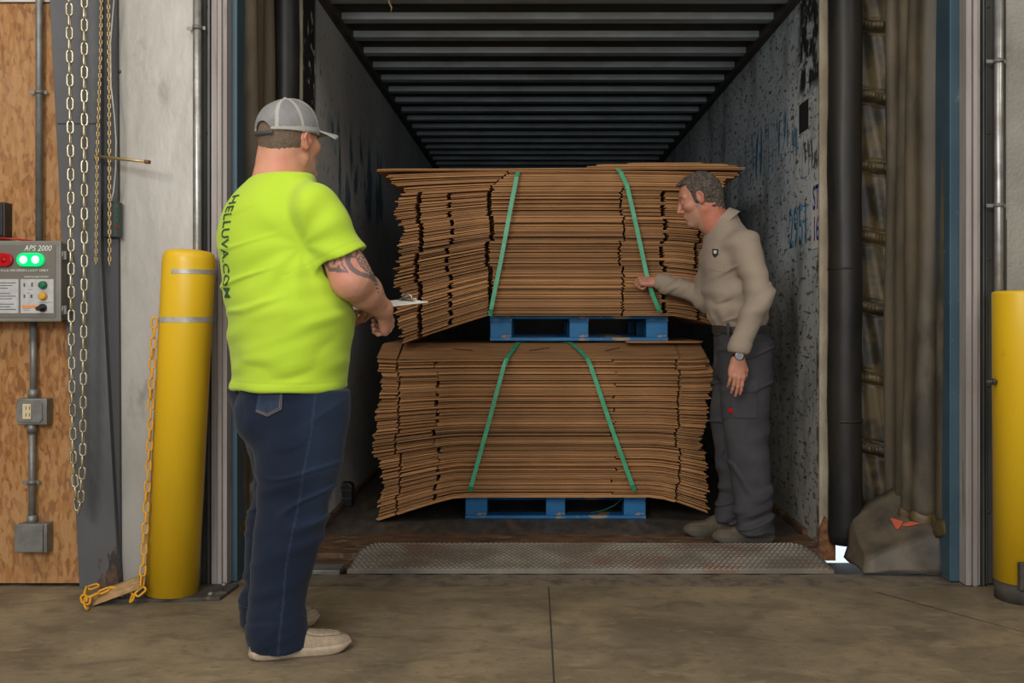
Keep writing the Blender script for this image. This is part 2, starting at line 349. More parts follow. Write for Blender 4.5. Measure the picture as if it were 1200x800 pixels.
# left cladding
struct('trim_4', MB().box((-3.2, 4.10, 0.007), (X(94, 4.10), WY, Z(4, 4.1))), m_osb)
struct('trim_5', MB().box((-3.2, 4.09, Z(3, 4.1)), (X(120, 4.10), WY, 3.0)), m_white)
g = MB()   # tapered steel guard beside the door track
g.prism([(X(58, 4.05), 4.05, Z(0, 4.05)), (X(58, 4.05) - .13, 4.05, 3.6), (X(118, 4.05), 4.05, 3.6), (X(118, 4.05), 4.05, Z(300, 4.05)), (X(139, 4.05), 4.05, 0.0), (X(93, 4.05), 4.05, 0.0)], (0, .05, 0))
g.box((X(66, 4.04), 4.043, Z(145, 4.05)), (X(117, 4.04), 4.052, Z(138, 4.05)))
struct('trim_6', g, m_guard, .002)
struct('trim_7', MB().prism([(X(118, 4.08), 4.08, 3.6), (X(135, 4.08), 4.08, 3.6), (X(141, 4.08), 4.08, 0), (X(118, 4.08), 4.08, 0)], (0, .045, 0)), m_guard2)
g = MB()
for k in range(9):
    x0 = X(103 + 4 * k, 4.045); h = (0.10, .16, .26, .2, .36, .3, .42, .28, .2)[k]
    g.prism([(x0, 4.046, 0.0), (x0 + .0135, 4.046, 0.0), (x0 + .0135, 4.046, h * .8), (x0 + .011, 4.046, h)], (0, .005, 0))
g.bm.free()
struct('trim_9', MB().box((X(136, 4.10), 4.10, 0), (X(226, 4.10), WY, 3.6)), m_panel)
g = MB()
for py in (84, 262): g.lathe([(.007, 0), (.007, .004), (.003, .007)], (X(139, 4.09), 4.10, Z(py, 4.1)), (0, -1, 0), 12)
struct('trim_10', g, m_channel)
def jamb(sgn, x0, x1, n):
    g = MB(); w_ = (x1 - x0)
    g.box((x0, 4.085, 0), (x0 + w_ * .38, WY + .17, 3.0)); g.box((x0 + w_ * .44, 4.075, 0), (x0 + w_ * .72, WY + .17, 3.0)); g.box((x0 + w_ * .72, 4.09, 0), (x1, WY + .17, 3.0))
    g.box((x0 + w_ * .3, 4.11, 0), (x1 - .004, WY + .16, 3.0))
    struct('trim_%d' % n, g, m_jamb, .002)
jamb(-1, X(247, 4.08), X(265, 4.08), 11); jamb(1, X(1133, 4.08), X(1150, 4.08), 12)
def channel(x0, x1, n):
    g = MB(); g.box((x0, 4.12, 0), (x1, WY + .02, 3.2)); g.box((x0, 4.085, 0), (x0 + .006, 4.12, 3.2)); g.box((x1 - .006, 4.085, 0), (x1, 4.12, 3.2)); g.box((x0 + .02, 4.105, 0), (x0 + .026, 4.12, 3.2))
    for z in (.3, .83, 1.36, 1.89, 2.42): g.lathe([(.006, 0), (.006, .004), (.002, .006)], ((x0 + x1) / 2 + .008, 4.12, z), (0, -1, 0), 10)
    struct('trim_%d' % n, g, m_channel)
channel(X(233, 4.1), X(247, 4.1), 13); channel(X(1150, 4.1), X(1167, 4.1), 14)
def frame_blue(x0, x1, n):
    g = MB(); g.box((x0, 4.15, 0.0), (x1, 4.30, 3.0)); struct('trim_%d' % n, g, m_blue, .003)
frame_blue(-1.330, X(278, 4.15), 15); frame_blue(X(1113, 4.15), 1.90, 16)
struct('trim_17', MB().box((X(1179, 4.10), 4.10, 0.02), (2.9, WY, 3.6)), m_panel_r)
struct('trim_18', MB().box((X(1181, 4.08), 4.085, Z(345, 4.1)), (2.9, 4.10, Z(257, 4.1))), m_panel_r, .003)
# yard outside, far below dock height
struct('ground', MB().box((-30, 4.3, -1.35), (40, 60, -1.2)), m_asphalt)
struct('wall_dock', MB().box((-5, 4.14, -1.35), (5.6, 4.28, -0.3)), m_conc_edge)

# ------------------------------------------------------------------ pipes and boxes on the left wall
def pipe(name, label, x, y, z0, z1, r, m, straps=(), couple=()):
    t = thing(name, (x, y, z0), label, 'pipe')
    MB().tube([(x, y, z0), (x, y, z1)], r, 16).build('tube', m, t)
    for z in straps:
        b = MB(); b.tube([(x, y, z - .008), (x, y, z + .008)], r + .004, 16); b.box((x - r - .03, y + r * .3, z - .007), (x + r + .014, y + r * .3 + .004, z + .007)); b.build('strap', m_galvd, t)
    for z in couple: MB().tube([(x, y, z - .02), (x, y, z + .02)], r + .006, 16).build('coupling', m_galvd, t)
    return t
pipe('conduit', 'thin grey metal conduit rising from control box top up the strand board', X(46, 4.07), 4.07, Z(283, 4.05), 3.2, .0145, m_galvd, (Z(108, 4.07),))
pipe('conduit', 'short grey conduit between the control box and the power outlet', X(39, 4.07), 4.07, Z(469, 4.05), Z(377, 4.05), .0135, m_galvd, (), (Z(462, 4.05),))
pipe('conduit', 'short grey conduit between the power outlet and the square junction box', X(37.5, 4.07), 4.07, Z(615, 4.05), Z(498, 4.05), .0135, m_galvd, (Z(565, 4.07),), (Z(610, 4.05), Z(502, 4.05)))
pipe('conduit', 'upright shiny steel pipe left of the dock door, behind the tall bollard', X(228.5, 4.03), 4.06, 0.0, 3.3, .0165, m_galv, (Z(30, 4.03), 1.05))
pipe('conduit', 'upright shiny steel pipe right of the dock door, above the cropped bollard', X(1173, 4.03), 4.05, 0.0, 3.3, .0175, m_galv, (Z(70, 4.03), Z(240, 4.03)))
# outlet box
Y0 = 4.04
t = thing('power_outlet', (X(36, Y0), 4.1, Z(498, Y0)), 'ivory double outlet in a grey metal box on the strand board', 'outlet')
MB().box((X(19, Y0), 4.045, Z(498, Y0)), (X(54, Y0), 4.1, Z(467, Y0))).build('box', m_galvd, t, .004)
b = MB(); b.prism([(X(px, 4.04), 4.045, Z(py, 4.04)) for px, py in ((22, 494), (19.5, 491), (19.5, 474), (22, 470), (46, 469), (49, 473), (49, 492), (46, 495))], (0, -.006, 0)); b.build('cover_plate', m_galvd, t, .001)
b = MB(); b.box((X(27, Y0), 4.033, Z(491, Y0)), (X(37, Y0), 4.040, Z(473, Y0))); rec = b.build('socket', m_ivory, t, .002)
b = MB()
for py in (478, 486):
    for dx in (-2, 2): b.box((X(32 + dx - .4, 4.03), 4.0325, Z(py + 2, 4.03)), (X(32 + dx + .4, 4.03), 4.034, Z(py - 2, 4.03)))
b.build('slot', m_black, rec)
t = thing('junction_box', (X(35, Y0), 4.1, Z(648, Y0)), 'plain grey square junction box at the foot of the conduit', 'electrical box')
MB().box((X(20, Y0), 4.045, Z(648, Y0)), (X(54, Y0), 4.1, Z(614, Y0))).build('box', m_galvd, t, .003)
MB().box((X(16, 4.03), 4.036, Z(647.5, 4.03)), (X(49, 4.03), 4.045, Z(615, 4.03))).build('lid', m_galvd, t, .002)
# control panel
YP = 3.98
m_pbox = mat('panel_grey_steel', (0.23, 0.225, 0.20), 0.45, 0.2, col2=(0.19, 0.185, 0.165), scale=8)
m_pface = mat('panel_taupe_face', (0.15, 0.135, 0.115), 0.5)
m_plab = mat('panel_white_label', (0.50, 0.50, 0.50), 0.5, col2=(0.42, 0.42, 0.42), scale=30)
m_ptxt = mat('panel_print', (0.72, 0.70, 0.66), 0.6); m_pdark = mat('panel_dark_print', (0.08, 0.08, 0.09), 0.6)
m_red = mat('red_lens', (0.45, 0.005, 0.008), 0.2); m_grn = mat('green_lamp_glow', (0.0, 0.45, 0.12), 0.2, emit=(0.0, 0.62, 0.16), estr=0.9)
m_grn2 = mat('green_lamp_core', (0.5, 1, 0.7), 0.2, emit=(0.35, 1.0, 0.62), estr=1.6)
m_gbtn = mat('green_button', (0.01, 0.13, 0.05), 0.4); m_ybtn = mat('amber_button', (0.65, 0.33, 0.03), 0.4)
t = thing('control_panel', (X(15, YP), 4.1, Z(378, YP)), 'grey dock control box with green and red signal lamps on the strand board', 'control box')
def pbx(px0, py0, px1, py1, y0, y1): return MB().box((X(px0, YP), y0, Z(py1, YP)), (X(px1, YP), y1, Z(py0, YP)))
pbx(-46, 284, 70, 375, 3.99, 4.10).build('box', m_pbox, t, .004)
pbx(-48, 282, 72, 377, 3.975, 3.992).build('door', m_pbox, t, .005)
pbx(-44, 287, 66, 372, 3.972, 3.976).build('face_plate', m_pface, t, .001)
for py in (299, 363):
    b = pbx(71, py - 5, 77, py + 5, 3.985, 4.0); b.tube([(X(73, YP), 3.983, Z(py - 4, YP)), (X(73, YP), 3.983, Z(py + 4, YP))], .004, 8); b.build('hinge', m_galvd, t)
def pill(px, py, hw, hh, y0, y1, n=10):
    pts = []
    for sgn in (1, -1):
        for k in range(n + 1):
            a = -math.pi / 2 + math.pi * k / n
            pts.append((px + sgn * (hw - hh) + sgn * math.cos(a) * hh, py + sgn * math.sin(a) * hh))
    return MB().prism([(X(a, YP), y0, Z(b_, YP)) for a, b_ in pts], (0, y1 - y0, 0))
pill(38.3, 304.5, 15.8, 8, 3.973, 3.955).build('green_lamp', m_grn, t, .003)
pill(2, 304.5, 15.5, 8, 3.973, 3.955).build('red_lamp', m_red, t, .003)
for px in (31, 45):
    b = MB(); b.lathe([(.0165, 0), (.012, .002), (.004, .003)], (X(px, YP), 3.955, Z(304.5, YP)), (0, -1, 0), 16); b.build('lamp_core', m_grn2, t)
for px in (-4, 8): MB().lathe([(.012, 0), (.006, .002)], (X(px, YP), 3.955, Z(304.5, YP)), (0, -1, 0), 16).build('lamp_core', m_red, t)
pbx(25.5, 327, 64, 367, 3.9705, 3.973).build('label_plate', m_plab, t, .0008)
pbx(-36, 327, 23, 367, 3.9705, 3.973).build('label_plate', m_plab, t, .0008)
text_obj('lettering', m_ptxt, t, 'APS 2000', .033, (X(46, YP), 3.9715, Z(291.3, YP)), (1, 0, 0.0), (0.22, 0, 1), .0008, sx=.86)
text_obj('lettering', m_ptxt, t, 'VEHICLE ON GREEN LIGHT ONLY', .0135, (X(27, YP), 3.9715, Z(317, YP)), (1, 0, 0), (0, 0, 1), .0006, sx=1.05)
text_obj('lettering', m_ptxt, t, 'VEHICLE RESTRAINT', .009, (X(44, YP), 3.9715, Z(324.5, YP)), (1, 0, 0), (0, 0, 1), .0006, sx=1.2)
b = MB()
for k in range(11):
    py = 331 + k * 3.1; x1 = 20 - (k * 7 % 5) * 2.2
    if k % 4 == 3: continue
    b.box((X(-30, YP), 3.9700, Z(py + .9, YP)), (X(x1, YP), 3.9708, Z(py, YP)))
for (a, c, e, h) in ((34, 339, 40, 339.5), (28.5, 361, 38, 361.5), (28.5, 363, 36, 363.5), (47, 354, 63, 354.4), (29, 332, 31, 336), (38, 331, 40, 336), (29, 345, 31, 349), (37, 345, 39.5, 349), (33, 343, 36, 343.6)):
    b.box((X(a, YP), 3.9700, Z(h, YP)), (X(e, YP), 3.9708, Z(c, YP)))
b.build('print_lines', m_pdark, t)
MB().box((X(27, YP), 3.9700, Z(360.5, YP)), (X(46, YP), 3.9708, Z(357.5, YP))).build('warning_stripe', mat('orange_stripe', (0.75, .25, .05), .5), t)
for py, m in ((334, m_gbtn), (347, m_ybtn)):
    MB().lathe([(.0165, 0), (.0165, .008), (.014, .018), (.009, .02)], (X(52.3, YP), 3.971, Z(py, YP)), (0, -1, 0), 20).build('push_button', m, t)
b = MB(); b.lathe([(.016, 0), (.016, .012), (.012, .018)], (X(52, YP), 3.971, Z(360.5, YP)), (0, -1, 0), 20); b.obox((X(52, YP), 3.945, Z(360.5, YP)), (.012, 0, .006), (0, .012, 0), (-.003, 0, .006)); b.build('selector_knob', m_black, t)
# dark box cut by the frame
t = thing('junction_box', (X(2, 4.05), 4.1, Z(278, 4.05)), 'black box above the control box at the left picture edge', 'electrical box')
MB().box((X(-22, 4.05), 4.04, Z(278, 4.05)), (X(7, 4.05), 4.1, Z(237, 4.05))).build('box', m_black, t, .004)
MB().box((X(-20, 4.05), 4.033, Z(276, 4.05)), (X(5, 4.05), 4.041, Z(239, 4.05))).build('lid', m_black, t, .002)
tag(MB().tube([(X(-30, 3.99), 4.03, Z(277, 4)), (X(0, 4), 4.02, Z(278.6, 4)), (X(12, 4), 4.03, Z(279, 4)), (X(32, 4), 4.05, Z(281.5, 4))], .0035, 8).build('wire', m_red),
    'thin red wire lying on top of the grey control box', 'wire')
# small push-button sign strip between the track and the pale panel
t = thing('reader_box', (X(131, 4.06), 4.08, Z(278, 4.06)), 'narrow black box with coloured marks beside the fine chains', 'box')
MB().box((X(122, 4.06), 4.05, Z(278, 4.06)), (X(134, 4.06), 4.08, Z(236, 4.06))).build('box', m_black, t, .002)
b = MB().box((X(134.5, 4.06), 4.045, Z(278, 4.06)), (X(140.5, 4.06), 4.085, Z(237, 4.06))).build('cover', mat('dark_green_face', (.03, .05, .045), .5), t, .002)
for k, (a, c) in enumerate(((240, 243), (246, 249), (251, 253), (256, 259))): MB().box((X(136.5, 4.05), 4.043, Z(c, 4.05)), (X(139, 4.05), 4.0455, Z(a, 4.05))).build('mark', m_gbtn, t)
MB().box((X(136.5, 4.05), 4.043, Z(268, 4.05)), (X(139, 4.05), 4.0455, Z(265, 4.05))).build('mark', m_red, t)
# lever
t = thing('lever_rod', P3(113, 183, 4.0), 'short rusty steel rod sticking out sideways across the pale panel', 'rod')
b = MB(); b.tube([P3(113, 183, 4.0), P3(145, 186.5, 3.95), P3(172, 189.5, 3.92)], [.0055, .0065, .005], 10); b.build('shaft', m_brass, t)
MB().tube([P3(170, 189.3, 3.92), P3(175.5, 190, 3.915)], .008, 10).build('tip', m_rustpost, t)
MB().tube([P3(112.5, 181, 4.02), P3(112.5, 188, 4.02)], .009, 10).build('pivot', m_brass, t)
tag(MB().tube([P3(135, -60, 4.03), P3(133.5, 0, 4.03), P3(129.5, 50, 4.03), P3(130, 100, 4.03), P3(134, 135, 4.03), P3(136, 165, 4.03), P3(135.5, 200, 4.03), P3(133, 225, 4.035), P3(130, 236, 4.04)], .0028, 8).build('cord', m_white),
    'thin white cord hanging in a slack curve down to the narrow black box', 'cord')

# ------------------------------------------------------------------ chains
def link_mesh(L_, W_, r, seg=8, n=7):
    b = MB(); pts = []
    h = (L_ - W_) / 2; R = W_ / 2 - r
    for sgn in (1, -1):
        for k in range(n + 1):
            a = math.pi * k / n
            pts.append(Vector((sgn * R * math.cos(a), 0, sgn * (h + R * math.sin(a)))))
    b.tube(pts, r, seg, closed=True)
    me = bpy.data.meshes.new('link'); bmesh.ops.recalc_face_normals(b.bm, faces=b.bm.faces); b.bm.to_mesh(me); b.bm.free(); return me
def chain(name, label, path, L_, W_, r, m, as_parts=True, cat='chain', limit=100, group=None, twist=0.0):
    me = link_mesh(L_, W_, r); me.materials.append(m)
    pitch = L_ - 2 * r * 1.15
    path = [Vector(p) for p in path]
    pos = []; d = 0; seglens = [(b_ - a_).length for a_, b_ in zip(path, path[1:])]; tot = sum(seglens)
    n = int(tot / pitch)
    for i in range(n):
        s = (i + .5) * pitch; k = 0
        while k < len(seglens) - 1 and s > seglens[k]: s -= seglens[k]; k += 1
        a_, b_ = path[k], path[k + 1]; pos.append((a_.lerp(b_, s / seglens[k]), (b_ - a_).normalized()))
    pos.sort(key=lambda q: -(1 if 0 < q[0].z < 2.45 else 0)) if len(pos) > limit else None
    base = min((p for p, _ in pos), key=lambda v: v.z)
    def mtx(i, p, dr):
        a_ = (i % 2) * math.pi / 2 + .22 + twist * math.sin(i * 1.7); x_ = Vector((math.cos(a_), math.sin(a_), .001)); x_ = x_ - dr * x_.dot(dr)
        if x_.length < .2: x_ = Vector((0, 0, 1)) - dr * dr.z
        x_.normalize(); rot = Matrix((x_, dr.cross(x_), dr)).transposed().to_4x4()
        return rot
    if as_parts:
        t = thing(name, base, label, cat, group)
        rest = bmesh.new(); nrest = 0
        for i, (p, dr) in enumerate(pos):
            rot = mtx(i, p, dr)
            if i < limit:
                o = bpy.data.objects.new('link', me); COL.objects.link(o); o.parent = t
                o.location = p - base; o.rotation_euler = rot.to_euler()
            else:
                mm = me.copy(); mm.transform(Matrix.Translation(p) @ rot); rest.from_mesh(mm); bpy.data.meshes.remove(mm); nrest += 1
        if nrest:
            b = MB(); b.bm.free(); b.bm = rest; tag(b.build('link', m, t), kind='stuff')
        return t
    rest = bmesh.new()
    for i, (p, dr) in enumerate(pos):
        mm = me.copy(); mm.transform(Matrix.Translation(p) @ mtx(i, p, dr)); rest.from_mesh(mm); bpy.data.meshes.remove(mm)
    b = MB(); b.bm.free(); b.bm = rest
    return tag(b.build(name, m), label, cat, group)
Yc = 3.93
chain('hoist_chain', 'big pale metal chain loop hanging in front of the dark grey guard',
      [P3(80, -120, Yc), P3(83, 200, Yc), P3(84, 420, Yc), P3(86, 540, Yc), P3(90, 588, Yc), P3(92, 600, Yc), P3(94.5, 590, Yc), P3(97, 540, Yc), P3(99, 300, Yc), P3(99, -120, Yc)],
      .058, .031, .0047, m_chain, True, limit=100)
chain('fine_chain', 'fine brassy chain falling behind the rod, left of the two thin ones', [P3(120, -100, 3.98), P3(118, 60, 3.98), P3(114, 180, 3.98), P3(112.5, 312, 3.98)], .022, .013, .0022, m_brass, False)
chain('fine_chain', 'fine brassy chain falling past the narrow black box, right of the two', [P3(126, -100, 3.98), P3(128, 90, 3.98), P3(128.5, 316, 3.98)], .024, .014, .0025, m_brass, False)

# ------------------------------------------------------------------ bollards
def bollard(label, bx, by, tx, ty, top, r, band_list, flat_top):
    t = thing('bollard', (bx, by, 0), label, 'bollard')
    ax = Vector((tx - bx, ty - by, top)); H = ax.length
    MB().lathe([(r, 0.0 if not flat_top else .05), (r, H - .05), (r * .985, H - .03), (r * .93, H - .012), (r * .8, H - .003), (r * .5, H + .002)] if not flat_top else
               [(r, .06), (r, H - .012), (r * .99, H - .004), (r * .9, H), (r * .5, H + .003)], (bx, by, .016), ax, 48).build('sleeve', m_yellow, t)
    u = ax.normalized()
    for z0, z1, a0, a1 in band_list:
        b = MB()
        d, s, uu = frame_from(u)
        def fn(i, j, z0=z0, z1=z1, a0=a0, a1=a1):
            a = a0 + (a1 - a0) * i; h = z0 + (z1 - z0) * j
            return Vector((bx, by, .016)) + u * h + (Vector((1, 0, 0)) * math.cos(a) + Vector((0, 1, 0)) * math.sin(a)) * (r + .0015)
        b.grid(fn, 48, 1); b.build('tape_band', m_tape, t)
    return t, u
XB, YB = X(201.5, 3.94), 3.94
t, u = bollard('tall leaning yellow bollard left of the man in lime', XB, YB, X(221, 3.94), 3.95, Z(293, 3.94) - .016, .1025,
        [(1.083, 1.104, -math.pi, math.pi), (1.275, 1.292, -1.9, 0.3)], False)
b = MB(); c = [(-.215, -.10), (.215, -.07), (.23, .13), (-.2, .10)]
b.prism([(XB + x, YB + y, 0.0) for x, y in c], (0, 0, .014)); bp = b.build('base_plate', m_base, t, .002)
for x, y in ((-.17, -.07), (.17, -.045), (.18, .09), (-.16, .07)): MB().lathe([(.012, 0), (.012, .01), (.006, .014)], (XB + x, YB + y, .014), (0, 0, 1), 6).build('bolt', m_galvd, t)
t, u = bollard('yellow bollard cut off by the right picture edge', X(1200, 3.9), 3.9, X(1198, 3.9), 3.9, Z(341, 3.9) - .016, .112, [], True)
MB().lathe([(.108, 0), (.108, .075)], (X(1200, 3.9), 3.9, 0), (0, 0, 1), 40).build('steel_post', m_base, t)
b = MB(); b.box((X(1192, 3.8), 3.775, Z(690, 3.8)), (X(1206, 3.8), 3.80, Z(658, 3.8))); b.build('bracket', m_base, t, .003)
b = MB(); b.tube([P3(1156, 447, 3.88), P3(1168, 447, 3.88)], .006, 10); b.lathe([(.014, 0), (.014, .01)], P3(1163, 447, 3.88), (1, 0, 0), 6); b.build('hook_bolt', m_base, t)
# yellow chain on bollard
Yq = 3.86
def ych(px, py, Y): return P3(px - 3, py, Y - .02)
chain('plastic_chain', 'yellow plastic chain hanging down the tall bollard and piled at its foot',
      [ych(184, 372, 3.9), ych(181, 430, 3.9), ych(178.5, 520, 3.89), ych(174, 600, 3.87), ych(171, 660, 3.85), ych(169, 692, 3.82), ych(158, 701, 3.80), ych(163, 686, 3.86), ych(150, 688, 3.88), ych(135, 688, 3.86), ych(120, 694, 3.84), ych(106, 700, 3.80),
       ych(104, 711, 3.76), ych(101, 700, 3.80), ych(104, 690, 3.84), ych(116, 686, 3.87), ych(112, 683, 3.9)], .05, .028, .0042, m_ychain, True, twist=.4)
b = MB(); b.prism([P3(108, 710, 3.79), P3(163, 690, 3.79), P3(163, 675, 3.84) + Vector((0, 0, 0)), P3(110, 697, 3.84)], (0.0, .05, .0)); 
tag(b.build('wood_offcut', m_wood, None, .002), 'small pale wooden board under the piled yellow chain', 'board')
# ------------------------------------------------------------------ dock seal
def curtain(name, label, xa, ya, xb, yb, sgn, n_fold, seed):
    rr = random.Random(seed); ph = [rr.uniform(0, 6.28) for _ in range(6)]
    def fn(u, v):
        z = 0.22 + v * 2.78; x = xa + (xb - xa) * u; y = ya + (yb - ya) * u
        a = .016 * math.sin(u * n_fold * 6.28 + ph[0] + z * .55) + .010 * math.sin(u * n_fold * 2.3 * 6.28 + ph[1] + z * 1.3) + .006 * math.sin(z * 4 + ph[2] + u * 9)
        a *= min(1, u * 8) * (1 - .7 * max(0, u - .9) * 10)
        return Vector((x - sgn * a - sgn * .04 * math.sin(u * math.pi), y - a * .5, z))
    b = MB(); b.slab(fn, 60, 70, (sgn * .004, 0, 0)); t = thing(name, (xa, ya, .22), label, 'curtain'); b.build('fabric', m_olive, t)
    # quilted hem at foot
    b = MB()
    def hm(u, v):
        p = fn(u, 0); z = .17 + v * .075
        return Vector((p.x - sgn * (.006 + .008 * math.sin(v * math.pi)), p.y, z + .008 * math.sin(u * 40)))
    b.slab(hm, 40, 6, (sgn * .008, 0, 0)); b.build('hem', m_olive_d, t)
    b = MB()
    for k in range(13):
        z = .3 + k * .22; b.lathe([(.005, 0), (.004, .003)], fn(.03, (z - .22) / 2.78) + Vector((-sgn * .003, 0, 0)), (-sgn, 0, 0), 8)
    b.build('grommet', m_galv, t); return t
curtain('dock_curtain', 'brown olive vinyl side curtain hanging right of the trailer opening', X(1111, 4.2), 4.19, 1.70, 4.74, 1, 2.2, 3)
curtain('dock_curtain', 'brown olive vinyl side curtain left of the trailer, behind the man in lime', X(279, 4.2), 4.19, -1.262, 4.74, -1, 1.8, 5)
# pleated inner panel right
def pleat(u, v):
    z = .05 + v * 2.75; x = 1.545 + u * .175
    k = (z * 2.93 + u * .10 + .04) % 1.0
    band = math.exp(-((k - .5) / .075) ** 4)
    a = .016 * band - .012 * math.exp(-((abs(k - .5) - .095) / .02) ** 2) + .014 * math.sin(z * 9 + u * 5) * math.sin(u * 7 + z) - .018 * math.sin(u * math.pi) * (1 - band)
    if abs(k - .5) < .08: a += .002 * math.sin(u * 60)
    return Vector((x, 4.735 - a + .012 * (1 - band), z))
b = MB(); b.slab(pleat, 40, 420, (0, .01, 0))
tag(b.build('dock_pleat', m_olive_d), 'narrow quilted vinyl strip with cross pleats between black tube and curtain', 'dock seal')
b = MB(); b.box((-1.42, 4.745, .0), (-1.20, 4.76, 3.0)); tag(b.build('dock_pleat', m_olive_d), 'narrow dark vinyl strip behind the left black tube', 'dock seal')
def vtube(label, x, y, r, z0):
    t = thing('foam_tube', (x, y, z0), label, 'foam tube')
    pts = []; rad = []
    n = 60
    for k in range(n + 1):
        z = z0 + (2.95 - z0) * k / n
        pts.append((x + .0025 * math.sin(z * 6), y, z)); rad.append(r * (1 + .012 * math.sin(z * 11) + .008 * math.sin(z * 29)))
    rad[0] = r * .9
    MB().tube(pts, rad, 32).build('vinyl_cover', m_foam, t)
    b = MB(); b.tube([(x + .002, y, z) for z in (.62, .635)], r * 1.025, 32); b.tube([(x, y, z) for z in (1.34, 1.35)], r * 1.02, 32); b.build('seam', m_foam, t); return t
vtube('round black vinyl seal tube along the right trailer edge', (X(970, 4.66) + X(1009, 4.66)) / 2, 4.655, .079, Z(636, 4.66))
vtube('round black vinyl seal tube along the left trailer edge, beside the cap', (X(320, 4.66) + X(350, 4.66)) / 2, 4.66, .062, .06)
# unseen header pad, added to stop light above the trailer
tag(MB().box((-1.32, 4.16, 2.86), (1.88, 4.80, 3.0)).build('light_stop_pad', m_olive_d, None, .02), 'added unseen head pad stopping light over the trailer opening', 'dock seal')
# bottom corner pads
def pad(label, pts_low, pts_top, marks):
    t = thing('corner_pad', (pts_low[0][0], pts_low[0][1], 0), label, 'corner pad')
    b = MB(); b.hexa([*pts_low, *pts_top]); 
    bmesh.ops.subdivide_edges(b.bm, edges=b.bm.edges[:], cuts=7, use_grid_fill=True)
    for v in b.bm.verts:
        v.co += Vector((math.sin(v.co.z * 40 + v.co.x * 21), math.sin(v.co.x * 33 + v.co.z * 12), math.sin(v.co.x * 17 + v.co.y * 31))) * .0045
    for f in b.bm.faces: f.smooth = True
    b.build('vinyl_cover', m_padv, t, .0)
    return t
Pd = pad('brown vinyl wedge pad with orange marks at the right dock corner',
    [(1.425, 4.50, .015), (X(1016, 4.22), 4.25, .012), (X(1112, 4.2), 4.22, .012), (1.90, 4.72, .015)],
    [(1.50, 4.62, .20), (X(1014, 4.26), 4.27, .05), (X(1113, 4.26), 4.26, .20), (1.80, 4.66, .36)], None)
# orange marks on its sloping top
m1 = [((1.53), 4.41, .198), (1.595, 4.39, .20), (1.565, 4.33, .155)]
def padpt(px, py):
    # intersect the view ray with the pad's top plane
    a, b_, c_ = Vector((1.50, 4.62, .20)), Vector((X(1014, 4.26), 4.27, .05)), Vector((X(1113, 4.26), 4.26, .20))
    n = (b_ - a).cross(c_ - a).normalized(); o = Vector((0, 0, CAMH)); d = Vector(((px - VX) / FPX, 1, -(py - VY) / FPX))
    tt = (a - o).dot(n) / d.dot(n); return o + d * (tt - .012)
b = MB()
for tri in (((1043, 607), (1058, 611), (1053, 620), (1050, 620)), ((1056, 615), (1068, 611), (1078, 614), (1062, 617))):
    b.prism([padpt(*p) for p in tri], Vector((0, -.004, .003)))
b.build('orange_mark', m_orange, Pd)
Pd = pad('dark vinyl wedge pad at the left dock corner behind the man in jeans',
    [(-1.27, 4.25, .012), (-1.16, 4.34, .012), (-1.12, 4.6, .015), (-1.27, 4.7, .015)],
    [(-1.27, 4.26, .38), (-1.19, 4.36, .42), (-1.19, 4.6, .42), (-1.27, 4.66, .40)], None)

# ------------------------------------------------------------------ dock leveller
px0, px1 = X(407, 4.28), X(977, 4.28)
t = thing('dock_plate', (.24, 4.5, 0), 'wide worn tread plate bridging the dock edge and trailer floor', 'dock plate')
def lip(u, v):
    x = px0 + (px1 - px0) * u; y = 4.275 + v * .515
    z = .028 + (.012 * (1 - v) if v < .2 else 0) + .006 * v - (.02 * ((v - .85) / .15) if v > .85 else 0)
    z = .016 + .014 * math.sin(min(1, v * 1.15) * math.pi * .55) - (.016 * ((v - .8) / .2) if v > .8 else 0)
    if v > .6: x += (0.24 - x) * .0 + (-1 if u > .5 else 1) * (abs(u - .5) * 2) ** 12 * .05 * (v - .6) / .4
    return Vector((x, y, z))
b = MB(); b.slab(lip, 60, 14, (0, 0, -.016)); b.build('lip', m_plate, t)
b = MB(); rr = random.Random(4)
ny, nx = 20, 84
for j_ in range(ny):
    for i in range(nx):
        u, v = (i + .5 + (.5 if j_ % 2 else 0)) / (nx + .7), (j_ + .5) / ny
        p = lip(u, v); p2 = lip(min(u + .001, 1), min(v + .01, 1))
        a = .72 if j_ % 2 else -.72
        ca, sa = math.cos(a), math.sin(a)
        ax = Vector((ca, sa, 0)) * .0115; ay = Vector((-sa, ca, 0)) * .0032
        q = [p + ax, p + ay, p - ax, p - ay]; top = p + Vector((0, 0, .0032))
        vs = [b.bm.verts.new(w_) for w_ in q]; tv = b.bm.verts.new(top)
        for k in range(4): b.bm.faces.new([vs[k], vs[(k + 1) % 4], tv])
tag(b.build('tread_bars', mat('bare_tread_steel', (.46, .43, .37), .35, .3, col2=(.26, .19, .14), scale=3, world=True), t), kind='stuff')
b = MB(); b.box((px0 - .19, 4.285, -.01), (px0 - .035, 4.40, .012)); b.build('side_toe', m_galvd, t, .002)
# pit between dock and trailer
struct('trim_19', MB().box((-1.28, 4.283, -.32), (1.9, 4.70, -.06)), m_dark)  # shade of the gap is put into this slab's dark colour
g = MB(); g.box((px0 - .33, 4.40, -.06), (px0 - .01, 4.56, -.005)); g.box((px0 - .33, 4.60, -.06), (px0 + .0, 4.70, .01)); struct('trim_20', g, m_rustfl, .004)

